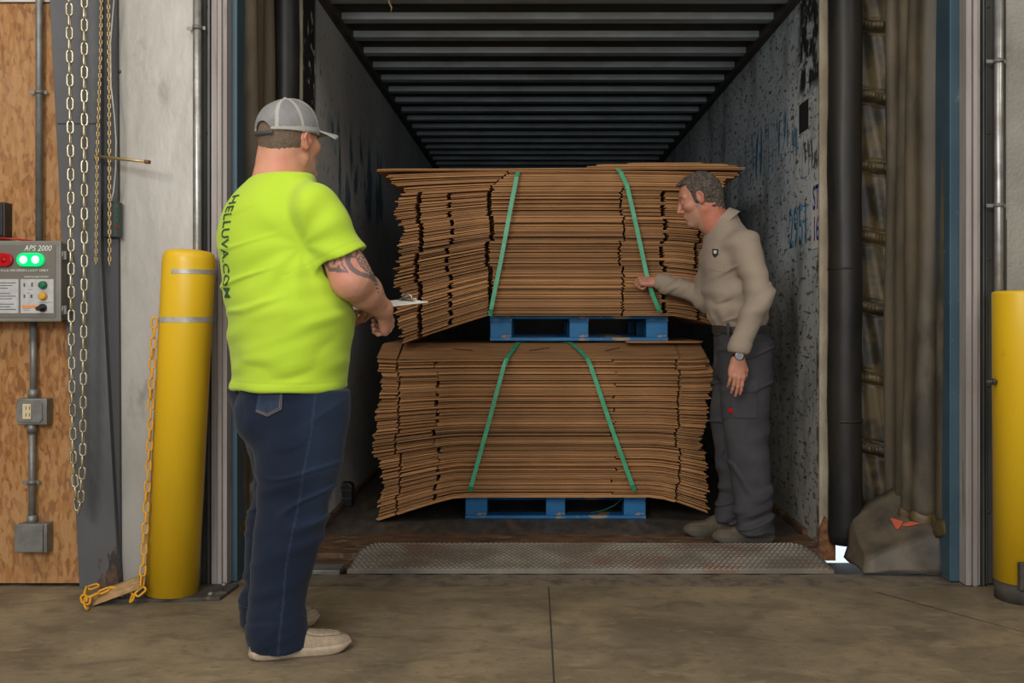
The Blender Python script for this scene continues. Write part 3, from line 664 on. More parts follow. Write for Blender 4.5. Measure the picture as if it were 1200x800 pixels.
# ------------------------------------------------------------------ trailer
TX0, TX1, TY0, TY1, TZ = -1.123, 1.398, 4.73, 15.8, 2.765
tr = thing('truck_trailer', ((TX0 + TX1) / 2, TY0, -.05), 'open steel trailer backed up to the dock, ribbed roof and scuffed walls', 'trailer')
def wallmat(name, right):
    m = mat(name, (.1, .1, .1), .62, .0, bump=.12, bscale=30, world=True)
    N, L, b = nodes(m); g = N.new('ShaderNodeNewGeometry'); pos = g.outputs['Position']
    sep = N.new('ShaderNodeSeparateXYZ'); L.new(pos, sep.inputs[0])
    def noise(sc, st, det=8, off=(0, 0, 0)):
        mp = N.new('ShaderNodeMapping'); mp.inputs['Scale'].default_value = st; mp.inputs['Location'].default_value = off; L.new(pos, mp.inputs[0])
        t_ = N.new('ShaderNodeTexNoise'); t_.inputs['Scale'].default_value = sc; t_.inputs['Detail'].default_value = det; L.new(mp.outputs[0], t_.inputs['Vector']); return t_.outputs[0]
    def rmp(s, a, c, o0=0.0, o1=1.0):
        r = N.new('ShaderNodeMapRange'); r.inputs[1].default_value = a; r.inputs[2].default_value = c; r.inputs[3].default_value = o0; r.inputs[4].default_value = o1; L.new(s, r.inputs[0]); return r.outputs[0]
    def mul(a, c):
        x = N.new('ShaderNodeMath'); x.operation = 'MULTIPLY'; L.new(a, x.inputs[0]); L.new(c, x.inputs[1]); return x.outputs[0]
    def mixc(f_, a, c):
        x = N.new('ShaderNodeMix'); x.data_type = 'RGBA'; L.new(f_, x.inputs[0])
        for s, v in ((6, a), (7, c)):
            if isinstance(v, tuple): x.inputs[s].default_value = (*v, 1)
            else: L.new(v, x.inputs[s])
        return x.outputs[2]
    if right:
        c = mixc(rmp(noise(1.2, (1, 1, 1)), .4, .6), (.50, .54, .56), (.37, .43, .48))
        c = mixc(rmp(sep.outputs[2], 1.6, .3, 0, .75), c, (.33, .31, .25))            # browner below; the bluish light above is put into the base colour
        c = mixc(rmp(noise(3.0, (1, 1, .5), 8, (3, 0, 0)), .52, .66, 0, .6), c, (.12, .115, .10))
        # short dark scuffs
        c = mixc(rmp(noise(30, (1, 1.0, .8), 4), .60, .65, 0, .85), c, (.05, .053, .06))
        c = mixc(rmp(noise(20, (1, .6, 2.0), 9, (0, 5, 0)), .585, .63, 0, .85), c, (.04, .04, .045))
        # blue sprayed scribble in a band
        band = mul(rmp(sep.outputs[2], 1.95, 2.0), rmp(sep.outputs[2], 2.30, 2.22)); band = mul(band, mul(rmp(sep.outputs[1], 5.05, 5.1), rmp(sep.outputs[1], 6.6, 6.3)))
        c = mixc(mul(band, rmp(noise(10, (1, 1.7, .35), 3, (1, 2, 0)), .52, .56, 0, .9)), c, (.035, .13, .24))
        # worn black paint patch high at the mouth
        pb = mul(rmp(sep.outputs[1], 5.22, 5.12), rmp(sep.outputs[2], 2.22, 2.30))
        c = mixc(mul(pb, rmp(noise(14, (1, 1, .8), 10), .60, .50)), c, (.012, .012, .013))
        pb = mul(mul(rmp(sep.outputs[1], 5.17, 5.16), rmp(sep.outputs[1], 4.98, 4.99)), mul(rmp(sep.outputs[2], 2.07, 2.075), rmp(sep.outputs[2], 2.23, 2.225)))
        c = mixc(pb, c, (.014, .014, .015))
        # stencil-like dark upright strokes near the mouth
        pb = mul(rmp(sep.outputs[1], 5.12, 5.08), mul(rmp(sep.outputs[2], 1.84, 1.87), rmp(sep.outputs[2], 2.03, 2.0)))
        c = mixc(mul(pb, rmp(noise(15, (1, 2.2, .55), 3, (0, 1, 0)), .50, .53, 0, .85)), c, (.03, .03, .032))
        pb = mul(rmp(sep.outputs[1], 4.86, 4.83), rmp(sep.outputs[2], 1.46, 1.40))
        c = mixc(mul(pb, rmp(noise(11, (1, 1.6, .7), 3, (0, 4, 0)), .52, .55, 0, .85)), c, (.035, .033, .03))
        c = mixc(rmp(noise(4, (1, 1, .5), 10, (0, 9, 2)), .55, .70, 0, .5), c, (.06, .085, .07))
    else:
        c = mixc(rmp(noise(1.2, (1, 1, 1)), .4, .6), (.52, .53, .52), (.38, .39, .38))
        c = mixc(rmp(noise(16, (1, 1.6, .9), 6), .62, .68, 0, .8), c, (.03, .032, .036))
        band = mul(rmp(sep.outputs[2], 1.7, 1.8), rmp(sep.outputs[2], 2.35, 2.2)); band = mul(band, mul(rmp(sep.outputs[1], 5.3, 5.5), rmp(sep.outputs[1], 7.6, 7.2)))
        c = mixc(mul(band, rmp(noise(6, (1, 1, .45), 5, (1, 2, 0)), .53, .6, 0, .9)), c, (.03, .12, .19))
        pb = mul(rmp(sep.outputs[1], 5.09, 5.03), rmp(sep.outputs[2], 1.85, 2.0))
        c = mixc(mul(pb, rmp(noise(16, (1, 1, .8), 10), .66, .58)), c, (.010, .010, .011))
    L.new(c, b.inputs['Base Color']); return m
MB().box((TX0 - .04, TY0, -.05), (TX0, TY1, TZ + .12)).build('side_wall', wallmat('left_trailer_wall', False), tr)
MB().box((TX1, TY0, -.05), (TX1 + .04, TY1, TZ + .12)).build('side_wall', wallmat('right_trailer_wall', True), tr)
MB().box((TX0, TY1, -.05), (TX1, TY1 + .04, TZ + .12)).build('front_wall', m_rail, tr)
MB().box((TX0, TY0, -.05), (TX1, TY1, 0.0)).build('deck', m_tfloor, tr)
b = MB(); b.box((TX0, TY0 - .02, -.06), (TX1, 5.02, .004)); b.build('sill', m_rustfl, tr, .002)
b = MB()
for xx in (TX0 + .012, TX1 - .012): b.box((xx - .012, 5.0, .004), (xx + .012, TY1, .035))
b.build('scuff_rail', m_rustfl, tr, .002)
for s_, xx in ((1, TX0), (-1, TX1)):
    b = MB(); b.prism([(xx, TY0, TZ), (xx + s_ * .035, TY0, TZ + .01), (xx + s_ * .045, TY0, TZ + .09), (xx, TY0, TZ + .12)], (0, TY1 - TY0, 0)); b.build('roof_rail', m_rail, tr)
# roof skin carried by narrow hat-section bows
zr = CAMH + 1.67; pit = .359
MB().box((TX0 + .01, TY0, zr + .032), (TX1 - .01, TY1, zr + .07)).build('roof_skin', mat('shade_toned_roof_skin', (.045, .047, .048), .7, col2=(.03, .03, .03), scale=3, world=True), tr)  # near-black colour stands for the shade between the bows
k = -1
while 5.24 + k * pit < TY1 - .2:
    yc = 5.24 + k * pit; k += 1
    if yc - .1 < TY0: continue
    b = MB(); b.prism([(TX0 + .03, yc - .062, zr + .032), (TX0 + .03, yc - .045, zr + .003), (TX0 + .03, yc - .040, zr), (TX0 + .03, yc + .040, zr), (TX0 + .03, yc + .062, zr + .032)], (TX1 - TX0 - .06, 0, 0)); b.build('roof_bow', m_rib, tr)
# frame numbers: edge strips
for s_, xx, w_ in ((1, TX0, .012), (-1, TX1, .022)):
    b = MB(); b.box((xx - (w_ if s_ < 0 else .02) , TY0 - .012, .10 if s_ < 0 else 0), (xx + (.02 if s_ < 0 else w_), TY0 + .006, TZ + .1)); b.build('edge_strip', m_cream, tr, .001)
b = MB()
b.prism([(TX1 - .035, TY0 - .03, -.05), (TX1 + .05, TY0 - .03, -.05), (TX1 + .05, TY0 - .03, .07), (TX1 + .02, TY0 - .03, .10), (TX1 - .0, TY0 - .03, .16), (TX1 - .022, TY0 - .03, .11)], (0, .035, 0)); b.build('post_foot', m_rustpost, tr)
# sticker + spray numbers
m_stk = mat('sticker_white', (.66, .66, .66), .5, col2=(.55, .55, .55), scale=12); m_navy = mat('navy_print', (.015, .03, .22), .5); m_spray = mat('blue_spray', (.035, .15, .27), .7, col2=(.10, .2, .28), scale=30, mix=(.5, .62))
def wallp(px, py):
    Y = TX1 * FPX / (px - VX); return Y, Z(py, Y)
ya, _ = wallp(951, 250); yb, _ = wallp(963.5, 250)
s_ = thing('sticker', (TX1 - .002, (ya + yb) / 2, 1.455), 'white ST 16 sticker on the right trailer wall', 'sticker')
MB().box((TX1 - .003, yb, 1.455), (TX1 - .0005, ya, 1.785)).build('sheet', m_stk, s_)
for tx, zz in (('ST', 1.70), ('16', 1.545)):
    text_obj('lettering', m_navy, s_, tx, .17, (TX1 - .0038, (ya + yb) / 2, zz), (0, -1, 0), (0, 0, 1), .0006, sx=.62)
text_obj('lettering', m_spray, tr, '2951', .30, (TX1 - .001, 5.17, 1.585), (0, -1, 0.02), (0, .04, 1), .0008, sx=.62)
# block on trailer floor, far left wall
bx_ = thing('wheel_chock', (X(403, 6.4), 6.4, 0), 'small black ribbed block standing against the left trailer wall', 'block')
Yk = YG(594) ; b = MB(); b.prism([(X(393, Yk), Yk, 0), (X(412, Yk), Yk, 0), (X(413, Yk), Yk, Z(570, Yk)), (X(409, Yk), Yk, Z(566, Yk)), (X(396, Yk), Yk, Z(566, Yk))], (0, .08, 0)); b.build('block_body', m_black, bx_, .008)
m_rubber = mat('black_rubber', (.04, .04, .04), .6)
for py in (574, 584): MB().box((X(396, Yk), Yk - .006, Z(py + 1.5, Yk)), (X(411, Yk), Yk + .002, Z(py - 1, Yk))).build('rib', m_rubber, bx_, .002)
# rope end hanging from the roof
tag(MB().tube([P3(455, -14, 4.9), P3(456, 3, 4.9), P3(459, 9, 4.9), P3(458, 14, 4.9)], [.004, .005, .004, .001], 8).build('rope_end', m_wood), 'frayed end of pale rope hanging at the top edge of the opening', 'rope')
# ------------------------------------------------------------------ pallets
m_pallet = mat('blue_pallet_paint', (0.012, 0.19, 0.46), 0.55, col2=(0.01, 0.13, 0.33), scale=9, mix=(.4, .7), stain=(0.36, 0.28, 0.19), sscale=6, smix=(.60, .64), stretch=(1, 1, 2.4), bump=.2)
def pallet(label, x0, y0, z0, w_=1.0, d_=1.2, h_=.14):
    t = thing('pallet', (x0 + w_ / 2, y0 + d_ / 2, z0), label, 'pallet', None)
    for i in range(7):
        ya = y0 + i * (d_ - .10) / 6; MB().box((x0, ya, z0 + h_ - .018), (x0 + w_, ya + .10, z0 + h_)).build('top_board', m_pallet, t, .002)
    for i in (0, .5, 1):
        ya = y0 + i * (d_ - .10); MB().box((x0, ya, z0), (x0 + w_, ya + .10, z0 + .018)).build('bottom_board', m_pallet, t, .002)
    for i, (xa, xb) in enumerate(((0, .125), (w_ / 2 - .055, w_ / 2 + .055), (w_ - .125, w_))):
        for jj in (0, .5, 1):
            ya = y0 + jj * (d_ - .12) + .003; MB().box((x0 + xa + .002, ya, z0 + .018), (x0 + xb - .002, ya + .115, z0 + h_ - .034)).build('block', m_pallet, t, .003)
        MB().box((x0 + xa, y0 + .004, z0 + h_ - .034), (x0 + xb, y0 + d_ - .004, z0 + h_ - .018)).build('stringer', m_pallet, t, .001)
    return t
PY1 = 5.42; PX1 = X(545, PY1)
pallet('blue wooden pallet on the trailer floor under the lower stack', PX1, PY1, .001)
PY2 = 5.50; PX2 = X(574, PY2); PZ2 = .981
pallet('blue wooden pallet between the two cardboard stacks', PX2, PY2, PZ2)
# ------------------------------------------------------------------ flattened boxes
m_card = mat('corrugated_board', (0.46, 0.232, 0.092), 0.8, col2=(0.29, 0.14, 0.052), scale=5, mix=(.35, .7), stain=(0.42, 0.26, 0.13), sscale=7, smix=(.58, .72), stretch=(1, 1, 25), vary=.34, bump=.15, bscale=60)
m_card_in = mat('corrugated_slit', (0.05, 0.028, 0.014), 0.9)
def sheet(label, group, xl, xr, yf, yb, zf, th, slots, rr, name='flattened_box', jag=.020):
    """two-layer folded carton; slots: list of (x, width, depth); zf(x, y) height of its underside"""
    b = MB(); bm = b.bm
    lay = th / 2 * rr.uniform(.60, .88)
    for li in range(2):
        xs0 = xl + rr.uniform(-.010, .010); xs1 = xr + rr.uniform(-.010, .010)
        cuts = []
        for (sx_, sw, sd) in slots:
            sx_ += rr.uniform(-.006, .006); cuts.append((sx_ - sw / 2, sx_ + sw / 2, sd * rr.uniform(.9, 1.05)))
        # stations
        xs = [xs0]; n = 22
        base = [xs0 + (xs1 - xs0) * k / n for k in range(1, n)]
        base = [x for x in base if all(not (c0 - .012 < x < c1 + .012) for c0, c1, _ in cuts)]
        st = sorted([xs0, xs1] + base + [c for c0, c1, _ in cuts for c in (c0, c1)])
        st = [x for x in st if xs0 <= x <= xs1]
        segs = []; cur = rr.uniform(-jag, jag)
        for xa, xb in zip(st, st[1:]):
            mid = (xa + xb) / 2; cd = 0
            for c0, c1, sd in cuts:
                if c0 - 1e-6 <= mid <= c1 + 1e-6: cd = sd
            if cd: front = yf + cd; cur = rr.uniform(-jag, jag)
            else: front = yf + cur
            segs.append((xa, xb, front, cd > 0))
        zo = li * (th / 2)
        ends = .018
        def row(x, fr):
            # chamfered corners at both ends
            e = max(0, ends - (x - xs0)) + max(0, ends - (xs1 - x))
            ys = [fr + e * .8] + [y for y in (5.36, 5.43, 5.52, 5.62, 5.9) if y > fr + .025] + [yb]
            return [Vector((x, y, zf(x, y) + zo)) for y in ys]
        for xa, xb, fr, cut in segs:
            A, B = row(xa, fr), row(xb, fr)
            va = [bm.verts.new(p) for p in A]; vb = [bm.verts.new(p) for p in B]
            ta = [bm.verts.new(p + Vector((0, 0, lay))) for p in A]; tb = [bm.verts.new(p + Vector((0, 0, lay))) for p in B]
            for k in range(len(A) - 1):
                bm.faces.new([va[k], va[k + 1], vb[k + 1], vb[k]]); bm.faces.new([ta[k], tb[k], tb[k + 1], ta[k + 1]])
            bm.faces.new([va[0], vb[0], tb[0], ta[0]]); bm.faces.new([va[-1], ta[-1], tb[-1], vb[-1]])
            for k in range(len(A) - 1): bm.faces.new([va[k], ta[k], ta[k + 1], va[k + 1]]); bm.faces.new([vb[k], vb[k + 1], tb[k + 1], tb[k]])
    o = b.build(name, m_card, None, recalc=False)
    return tag(o, label, 'cardboard box', group)
def stack(cfg):
    rr = random.Random(cfg['seed']); n = cfg['n']; z = cfg['z0']; H = cfg['H']; th = H / n
    bx = 0; by = 0
    for i in range(n):
        lv = i / (n - 1)
        if i % cfg['bundle'] == 0: bx = rr.uniform(-.016, .016); by = rr.uniform(-.012, .012)
        xl, xr, slots = cfg['shape'](lv, i, rr)
        xl += bx + rr.uniform(-.008, .008); xr += bx + rr.uniform(-.008, .008)
        yf = cfg['yf'] + by + rr.uniform(-.006, .006) - cfg.get('lean', 0) * lv
        zb = z + th * i; sg = cfg['sag']; fr_ = cfg.get('front', lambda lv: 0)(lv); cl, cr = cfg['xc']
        ja, jb = 1 + .05 * math.sin(lv * 5), 1 + .05 * math.sin(lv * 4 + 1); Al, Ar = sg(lv)
        def zf(x, y, zb=zb, Al=Al * ja, Ar=Ar * jb, fr_=fr_, lv=lv):
            d = 0
            if x < cl: d += Al * min(1.4, (cl - x) / cfg['wl']) ** cfg.get('ex', 1.2)
            if x > cr: d += Ar * min(1.4, (x - cr) / cfg['wr']) ** 1.35
            if y < cfg['yp']: d += fr_ * ((cfg['yp'] - y) / (cfg['yp'] - cfg['yf'])) ** 1.5
            return zb - d + cfg.get('dome', lambda x, y, lv: 0)(x, y, lv)
        sheet(cfg['label'](lv, i), cfg['group'], xl, xr, yf, cfg['yb'], zf, th - .0008, [(s0 + bx, s1, s2) for s0, s1, s2 in slots], rr)
    return th
YS1 = 5.30
def shape1(lv, i, rr):
    s = [(X(467, YS1) , .012, .28)]
    if i % 3: s.append((X(512, YS1), rr.choice((.006, .02)), .22))
    s.append((X(795, YS1), .012, .28))
    if i % 4 == 1: s.append((X(720, YS1), .010, .2))
    b_ = .03 * math.sin(lv * 9) * (0.6)
    return X(443, YS1) + b_, X(829, YS1) + .02 * math.sin(lv * 7 + 2), s
lowN = 46
stack(dict(seed=21, n=lowN, z0=.144, H=.72, dome=lambda x, y, lv: .095 * max(0, (lv - .5) * 2) * min(1, max(0, y - 5.22) / .30), yf=YS1, yb=6.45, yp=5.62, bundle=6, xc=(PX1 - .02, PX1 + 1.02), wl=.45, wr=.34,
           sag=lambda lv: (.125 * (1 - lv) ** 1.6 + .01, .105 * (1 - lv) ** 1.7 + .0), front=lambda lv: .0 + .0 * lv,
           shape=shape1, group='flattened boxes in the lower stack',
           label=lambda lv, i: 'flattened brown cardboard box in the lower strapped stack'))
# its top surface bows up below the pallet: three loose tilted cartons bridge to it
rr = random.Random(3)
ztop = .144 + .72
sheet('slit topped brown carton lying flat as top of the lower stack', None, X(441, YS1), X(828, YS1), YS1 - .004, 6.45,
      lambda x, y: ztop + (.095 * min(1, max(0, y - 5.22) / .30)), .011, [(X(466, YS1), .012, .25), (X(797, YS1), .012, .25)], rr, jag=.003)
def slit(x0, y0, x1, y1, par):
    b = MB(); n = Vector((y1 - y0, -(x1 - x0), 0)).normalized() * .006
    zz = lambda y: ztop + .0125 + .095 * min(1, max(0, (y - 5.22) / .30))
    b.prism([(x0, y0, zz(y0)), (x1, y1, zz(y1)), (x1 + n.x, y1 + n.y, zz(y1 + n.y)), (x0 + n.x, y0 + n.y, zz(y0 + n.y))], (0, 0, .0012)); b.build('hand_slit', m_card_in, par)
topo = COL.objects[-1]
topb = [o for o in COL.objects if o.get('label', '').startswith('slit topped')][0]
for pa, pb in (((529, 413.4), (553, 416)), ((620, 416), (644, 412)), ((710, 416.5), (728, 412))):
    q = []
    for px, py in (pa, pb):
        t_ = (422 - py) / 16.0; q.append((X(px, YS1 + .02), YS1 + .03 + t_ * .17))
    slit(q[0][0], q[0][1], q[1][0], q[1][1], topb)
sheet('loose flattened carton at the right on top of the lower stack', None, X(732, 5.5), X(822, 5.5), 5.42, 6.2,
      lambda x, y: ztop + .1068, .011, [], rr, jag=.004)
YS2 = 5.33
def shape2(lv, i, rr):
    s = []
    if lv < .9:
        s = [(X(491, YS2), .026, .3), (X(527, YS2), .022, .22), (X(574, YS2), .026, .26), (X(729, YS2), .012, .26), (X(778, YS2), .024, .22), (X(818, YS2), .02, .25)]
        if i % 3 == 0: s.pop(1)
        if i % 5 == 0: s.pop(-2)
        return X(467, YS2) + .012 * math.sin(lv * 30) + rr.uniform(-.012, .012), X(836, YS2) + .01 * math.sin(lv * 21), s
    q = (lv - .9) / .1
    return X(474 - 26 * q, YS2) + rr.uniform(-.02, .02), X(838 + 26 * q, YS2) + rr.uniform(-.02, .02), [(X(574 + 20 * q, YS2), .01, .1)]
hiN = 52; Z2 = PZ2 + .1412; H2 = .775
stack(dict(seed=5, n=hiN, z0=Z2, H=H2, yf=YS2, yb=6.5, yp=5.6, bundle=9, xc=(PX2 - .005, PX2 + 1.0), wl=.49, wr=.30, ex=1.05,
           sag=lambda lv: (.155 * (1 - lv) ** 1.0 + .005, .07 * (1 - lv) - .0 - .0 * lv), shape=shape2, group='flattened boxes in the upper stack',
           dome=lambda x, y, lv: .02 * max(0, lv - .3) * math.sin(max(0, min(1, (x + .75) / 1.75)) * math.pi * .9),
           label=lambda lv, i: 'flattened brown cardboard box in the upper strapped stack'))
zt = Z2 + H2 + .016
for k, (a, c, dz, lab) in enumerate(((441, 872, .006, 'widest flattened carton lying across the upper stack, under the loose ones'), (690, 866, .0185, 'long loose carton at upper right with its end sticking out past the man'),
                                   (700, 855, .031, 'loose carton second from the top of the upper stack'), (735, 826, .043, 'short loose carton topmost on the upper stack'))):
    sheet(lab, None, X(a, 5.33), X(c, 5.33), 5.33 + .02 * k, 6.4, (lambda x, y, dz=dz: zt + dz - .010 + (.008 * min(1, max(0, (x + .2) / .9)))), .011, [], rr, jag=.012)
# ------------------------------------------------------------------ straps
m_strap = mat('green_plastic_strap', (0.035, 0.30, 0.14), 0.35, col2=(0.05, 0.38, 0.19), scale=20)
def strap(label, pts, w_=.022, th=.0014):
    """ribbon through pts; each with a width direction (mostly +x)"""
    b = MB(); P = [Vector(p) for p in pts]; n = len(P); R = []
    for i, p in enumerate(P):
        d = (P[min(i + 1, n - 1)] - P[max(i - 1, 0)]).normalized(); s = Vector((1, 0, 0)); s = (s - d * s.dot(d)).normalized(); nn = s.cross(d).normalized()
        R.append([b.bm.verts.new(p + s * (w_ / 2) * a + nn * th * c) for a, c in ((-1, -1), (1, -1), (1, 1), (-1, 1))])
    for A, B in zip(R, R[1:]):
        for k in range(4): b.bm.faces.new([A[k], A[(k + 1) % 4], B[(k + 1) % 4], B[k]])
    b.bm.faces.new(R[0][::-1]); b.bm.faces.new(R[-1])
    return tag(b.build('binding_strap', m_strap), label, 'strap', None)
def fp(px, py, Y): return P3(px, py, Y)
yS = 5.295
strap('green strap down the left of the upper cardboard stack', [(X(607, 5.6), 6.4, zt + .018), (X(607, 5.6), 5.6, zt + .018), fp(607, 202, 5.285), fp(605.5, 207, 5.273), fp(599, 240, 5.270), fp(587, 305, 5.270), fp(575.5, 362, 5.275), fp(574, 370, 5.29)])
STR2 = [fp(735, 218, 5.27), fp(741, 244, 5.266), fp(750, 285, 5.26), fp(757, 318, 5.252), fp(760, 330, 5.25), fp(765, 346, 5.26), fp(772, 362, 5.275), fp(774, 366, 5.29)]
strap('green strap held by the grey-haired man on the upper stack', [(X(722, 5.6), 6.4, zt + .057), (X(722, 5.6), 5.6, zt + .057), fp(724, 198, 5.29), fp(727.5, 202, 5.28)] + STR2)
yS = 5.243
strap('green strap down the left of the lower cardboard stack', [(X(618, 5.6), 6.3, ztop + .109), (X(618, 5.6), 5.6, ztop + .109), fp(607, 401.3, 5.50), fp(601, 410, 5.36), fp(594, 420, yS), fp(590, 430, yS), fp(570, 505, yS), fp(552, 570, yS), fp(551, 576, 5.26)])
strap('green strap down the right of the lower cardboard stack', [(X(655, 5.6), 6.3, ztop + .109), (X(655, 5.6), 5.6, ztop + .109), fp(668, 401.3, 5.50), fp(679, 410, 5.36), fp(688, 419.5, yS), fp(692, 428, yS), fp(718, 505, yS), fp(741, 568, yS), fp(743, 575, 5.26)])
tag(MB().tube([P3(668, 600, 5.6), P3(690, 601, 5.5), P3(706, 598, 5.48), P3(720, 592, 5.47), P3(729, 584, 5.47)], .005, 8, flat=.3).build('strap_tail', m_strap), 'loose green strap tail curling inside the lower pallet opening', 'strap')
# ------------------------------------------------------------------ distance-field modelling of soft shapes
def _v(p): return np.array(p, dtype=np.float32)
def rcone(a, b, r1, r2):
    a, b = _v(a), _v(b); ba = b - a; l2 = float(ba @ ba) + 1e-12
    def f(P):
        t = np.clip(((P - a) @ ba) / l2, 0, 1)
        return np.linalg.norm(P - a - t[:, None] * ba, axis=1) - (r1 + (r2 - r1) * t)
    return f
def basis(d, up=(0, 0, 1)):
    d, s, u = frame_from(d, up); return np.array([d, s, u], dtype=np.float32)     # rows: forward, side, up
def ell(c, r, B=None):
    c = _v(c); r = _v(r); B = np.eye(3, dtype=np.float32) if B is None else B
    def f(P):
        q = (P - c) @ B.T; k0 = np.linalg.norm(q / r, axis=1); k1 = np.linalg.norm(q / (r * r), axis=1)
        return k0 * (k0 - 1) / np.maximum(k1, 1e-6)
    return f
def rbox(c, h, rad, B=None):
    c = _v(c); h = _v(h) - rad; B = np.eye(3, dtype=np.float32) if B is None else B
    def f(P):
        q = np.abs((P - c) @ B.T) - h
        return np.linalg.norm(np.maximum(q, 0), axis=1) + np.minimum(q.max(axis=1), 0) - rad
    return f
def loft(tab, B=None, o=(0, 0, 0), power=2.0, cap=0.01):
    """tab rows: (t, c1, c2, r1, r2[, angle]) along axis 0 of frame rows B=(axis, e1, e2)"""
    T = np.array([list(r) + [0] * (6 - len(r)) for r in tab], dtype=np.float32); T = T[np.argsort(T[:, 0])]
    # smooth the table (cubic via dense hermite)
    tt = np.linspace(T[0, 0], T[-1, 0], 160); D = np.empty((160, 5), np.float32)
    for k in range(5):
        y = T[:, k + 1]; x = T[:, 0]; m = np.gradient(y, x) if len(x) > 2 else np.full(len(x), (y[-1] - y[0]) / (x[-1] - x[0]))
        i = np.clip(np.searchsorted(x, tt) - 1, 0, len(x) - 2); h = x[i + 1] - x[i]; s = (tt - x[i]) / h
        D[:, k] = (2 * s**3 - 3 * s**2 + 1) * y[i] + (s**3 - 2 * s**2 + s) * h * m[i] + (-2 * s**3 + 3 * s**2) * y[i + 1] + (s**3 - s**2) * h * m[i + 1]
    B = np.array([(0, 0, 1), (1, 0, 0), (0, 1, 0)], dtype=np.float32) if B is None else B
    o = _v(o); lo, hi = float(tt[0]), float(tt[-1])
    def f(P):
        q = (P - o) @ B.T; t = q[:, 0]; C = [np.interp(t, tt, D[:, k]) for k in range(5)]
        u = q[:, 1] - C[0]; v = q[:, 2] - C[1]; ca, sa = np.cos(C[4]), np.sin(C[4])
        u, v = u * ca + v * sa, -u * sa + v * ca
        k = (np.abs(u / C[2]) ** power + np.abs(v / C[3]) ** power) ** (1 / power)
        g = np.sqrt(u * u + v * v) + 1e-6
        d = (k - 1) * np.where(k > 1e-3, g / np.maximum(k, 1e-3), np.minimum(C[2], C[3]))
        d = np.maximum(d, -np.minimum(C[2], C[3]))
        e = np.maximum(t - hi, lo - t) + cap
        dd = d + cap
        return np.where((dd > 0) & (e > 0), np.sqrt(np.maximum(dd, 0)**2 + np.maximum(e, 0)**2), np.maximum(dd, e)) - cap
    return f
def halfspace(p, n):
    p, n = _v(p), _v(Vector(n).normalized())
    return lambda P: (P - p) @ n          # negative on the side opposite n
_L = np.random.RandomState(5).rand(32, 32, 32).astype(np.float32)
def vnoise(P, s=1.0, st=(1, 1, 1), off=0.0):
    q = P * (_v(st) * s) + off; i = np.floor(q).astype(np.int64); f = q - i; f = f * f * (3 - 2 * f); i &= 31; j = (i + 1) & 31
    r = 0
    for a in (0, 1):
        for b in (0, 1):
            for c in (0, 1):
                wgt = (f[:, 0] if a else 1 - f[:, 0]) * (f[:, 1] if b else 1 - f[:, 1]) * (f[:, 2] if c else 1 - f[:, 2])
                r = r + wgt * _L[(j if a else i)[:, 0], (j if b else i)[:, 1], (j if c else i)[:, 2]]
    return r * 2 - 1
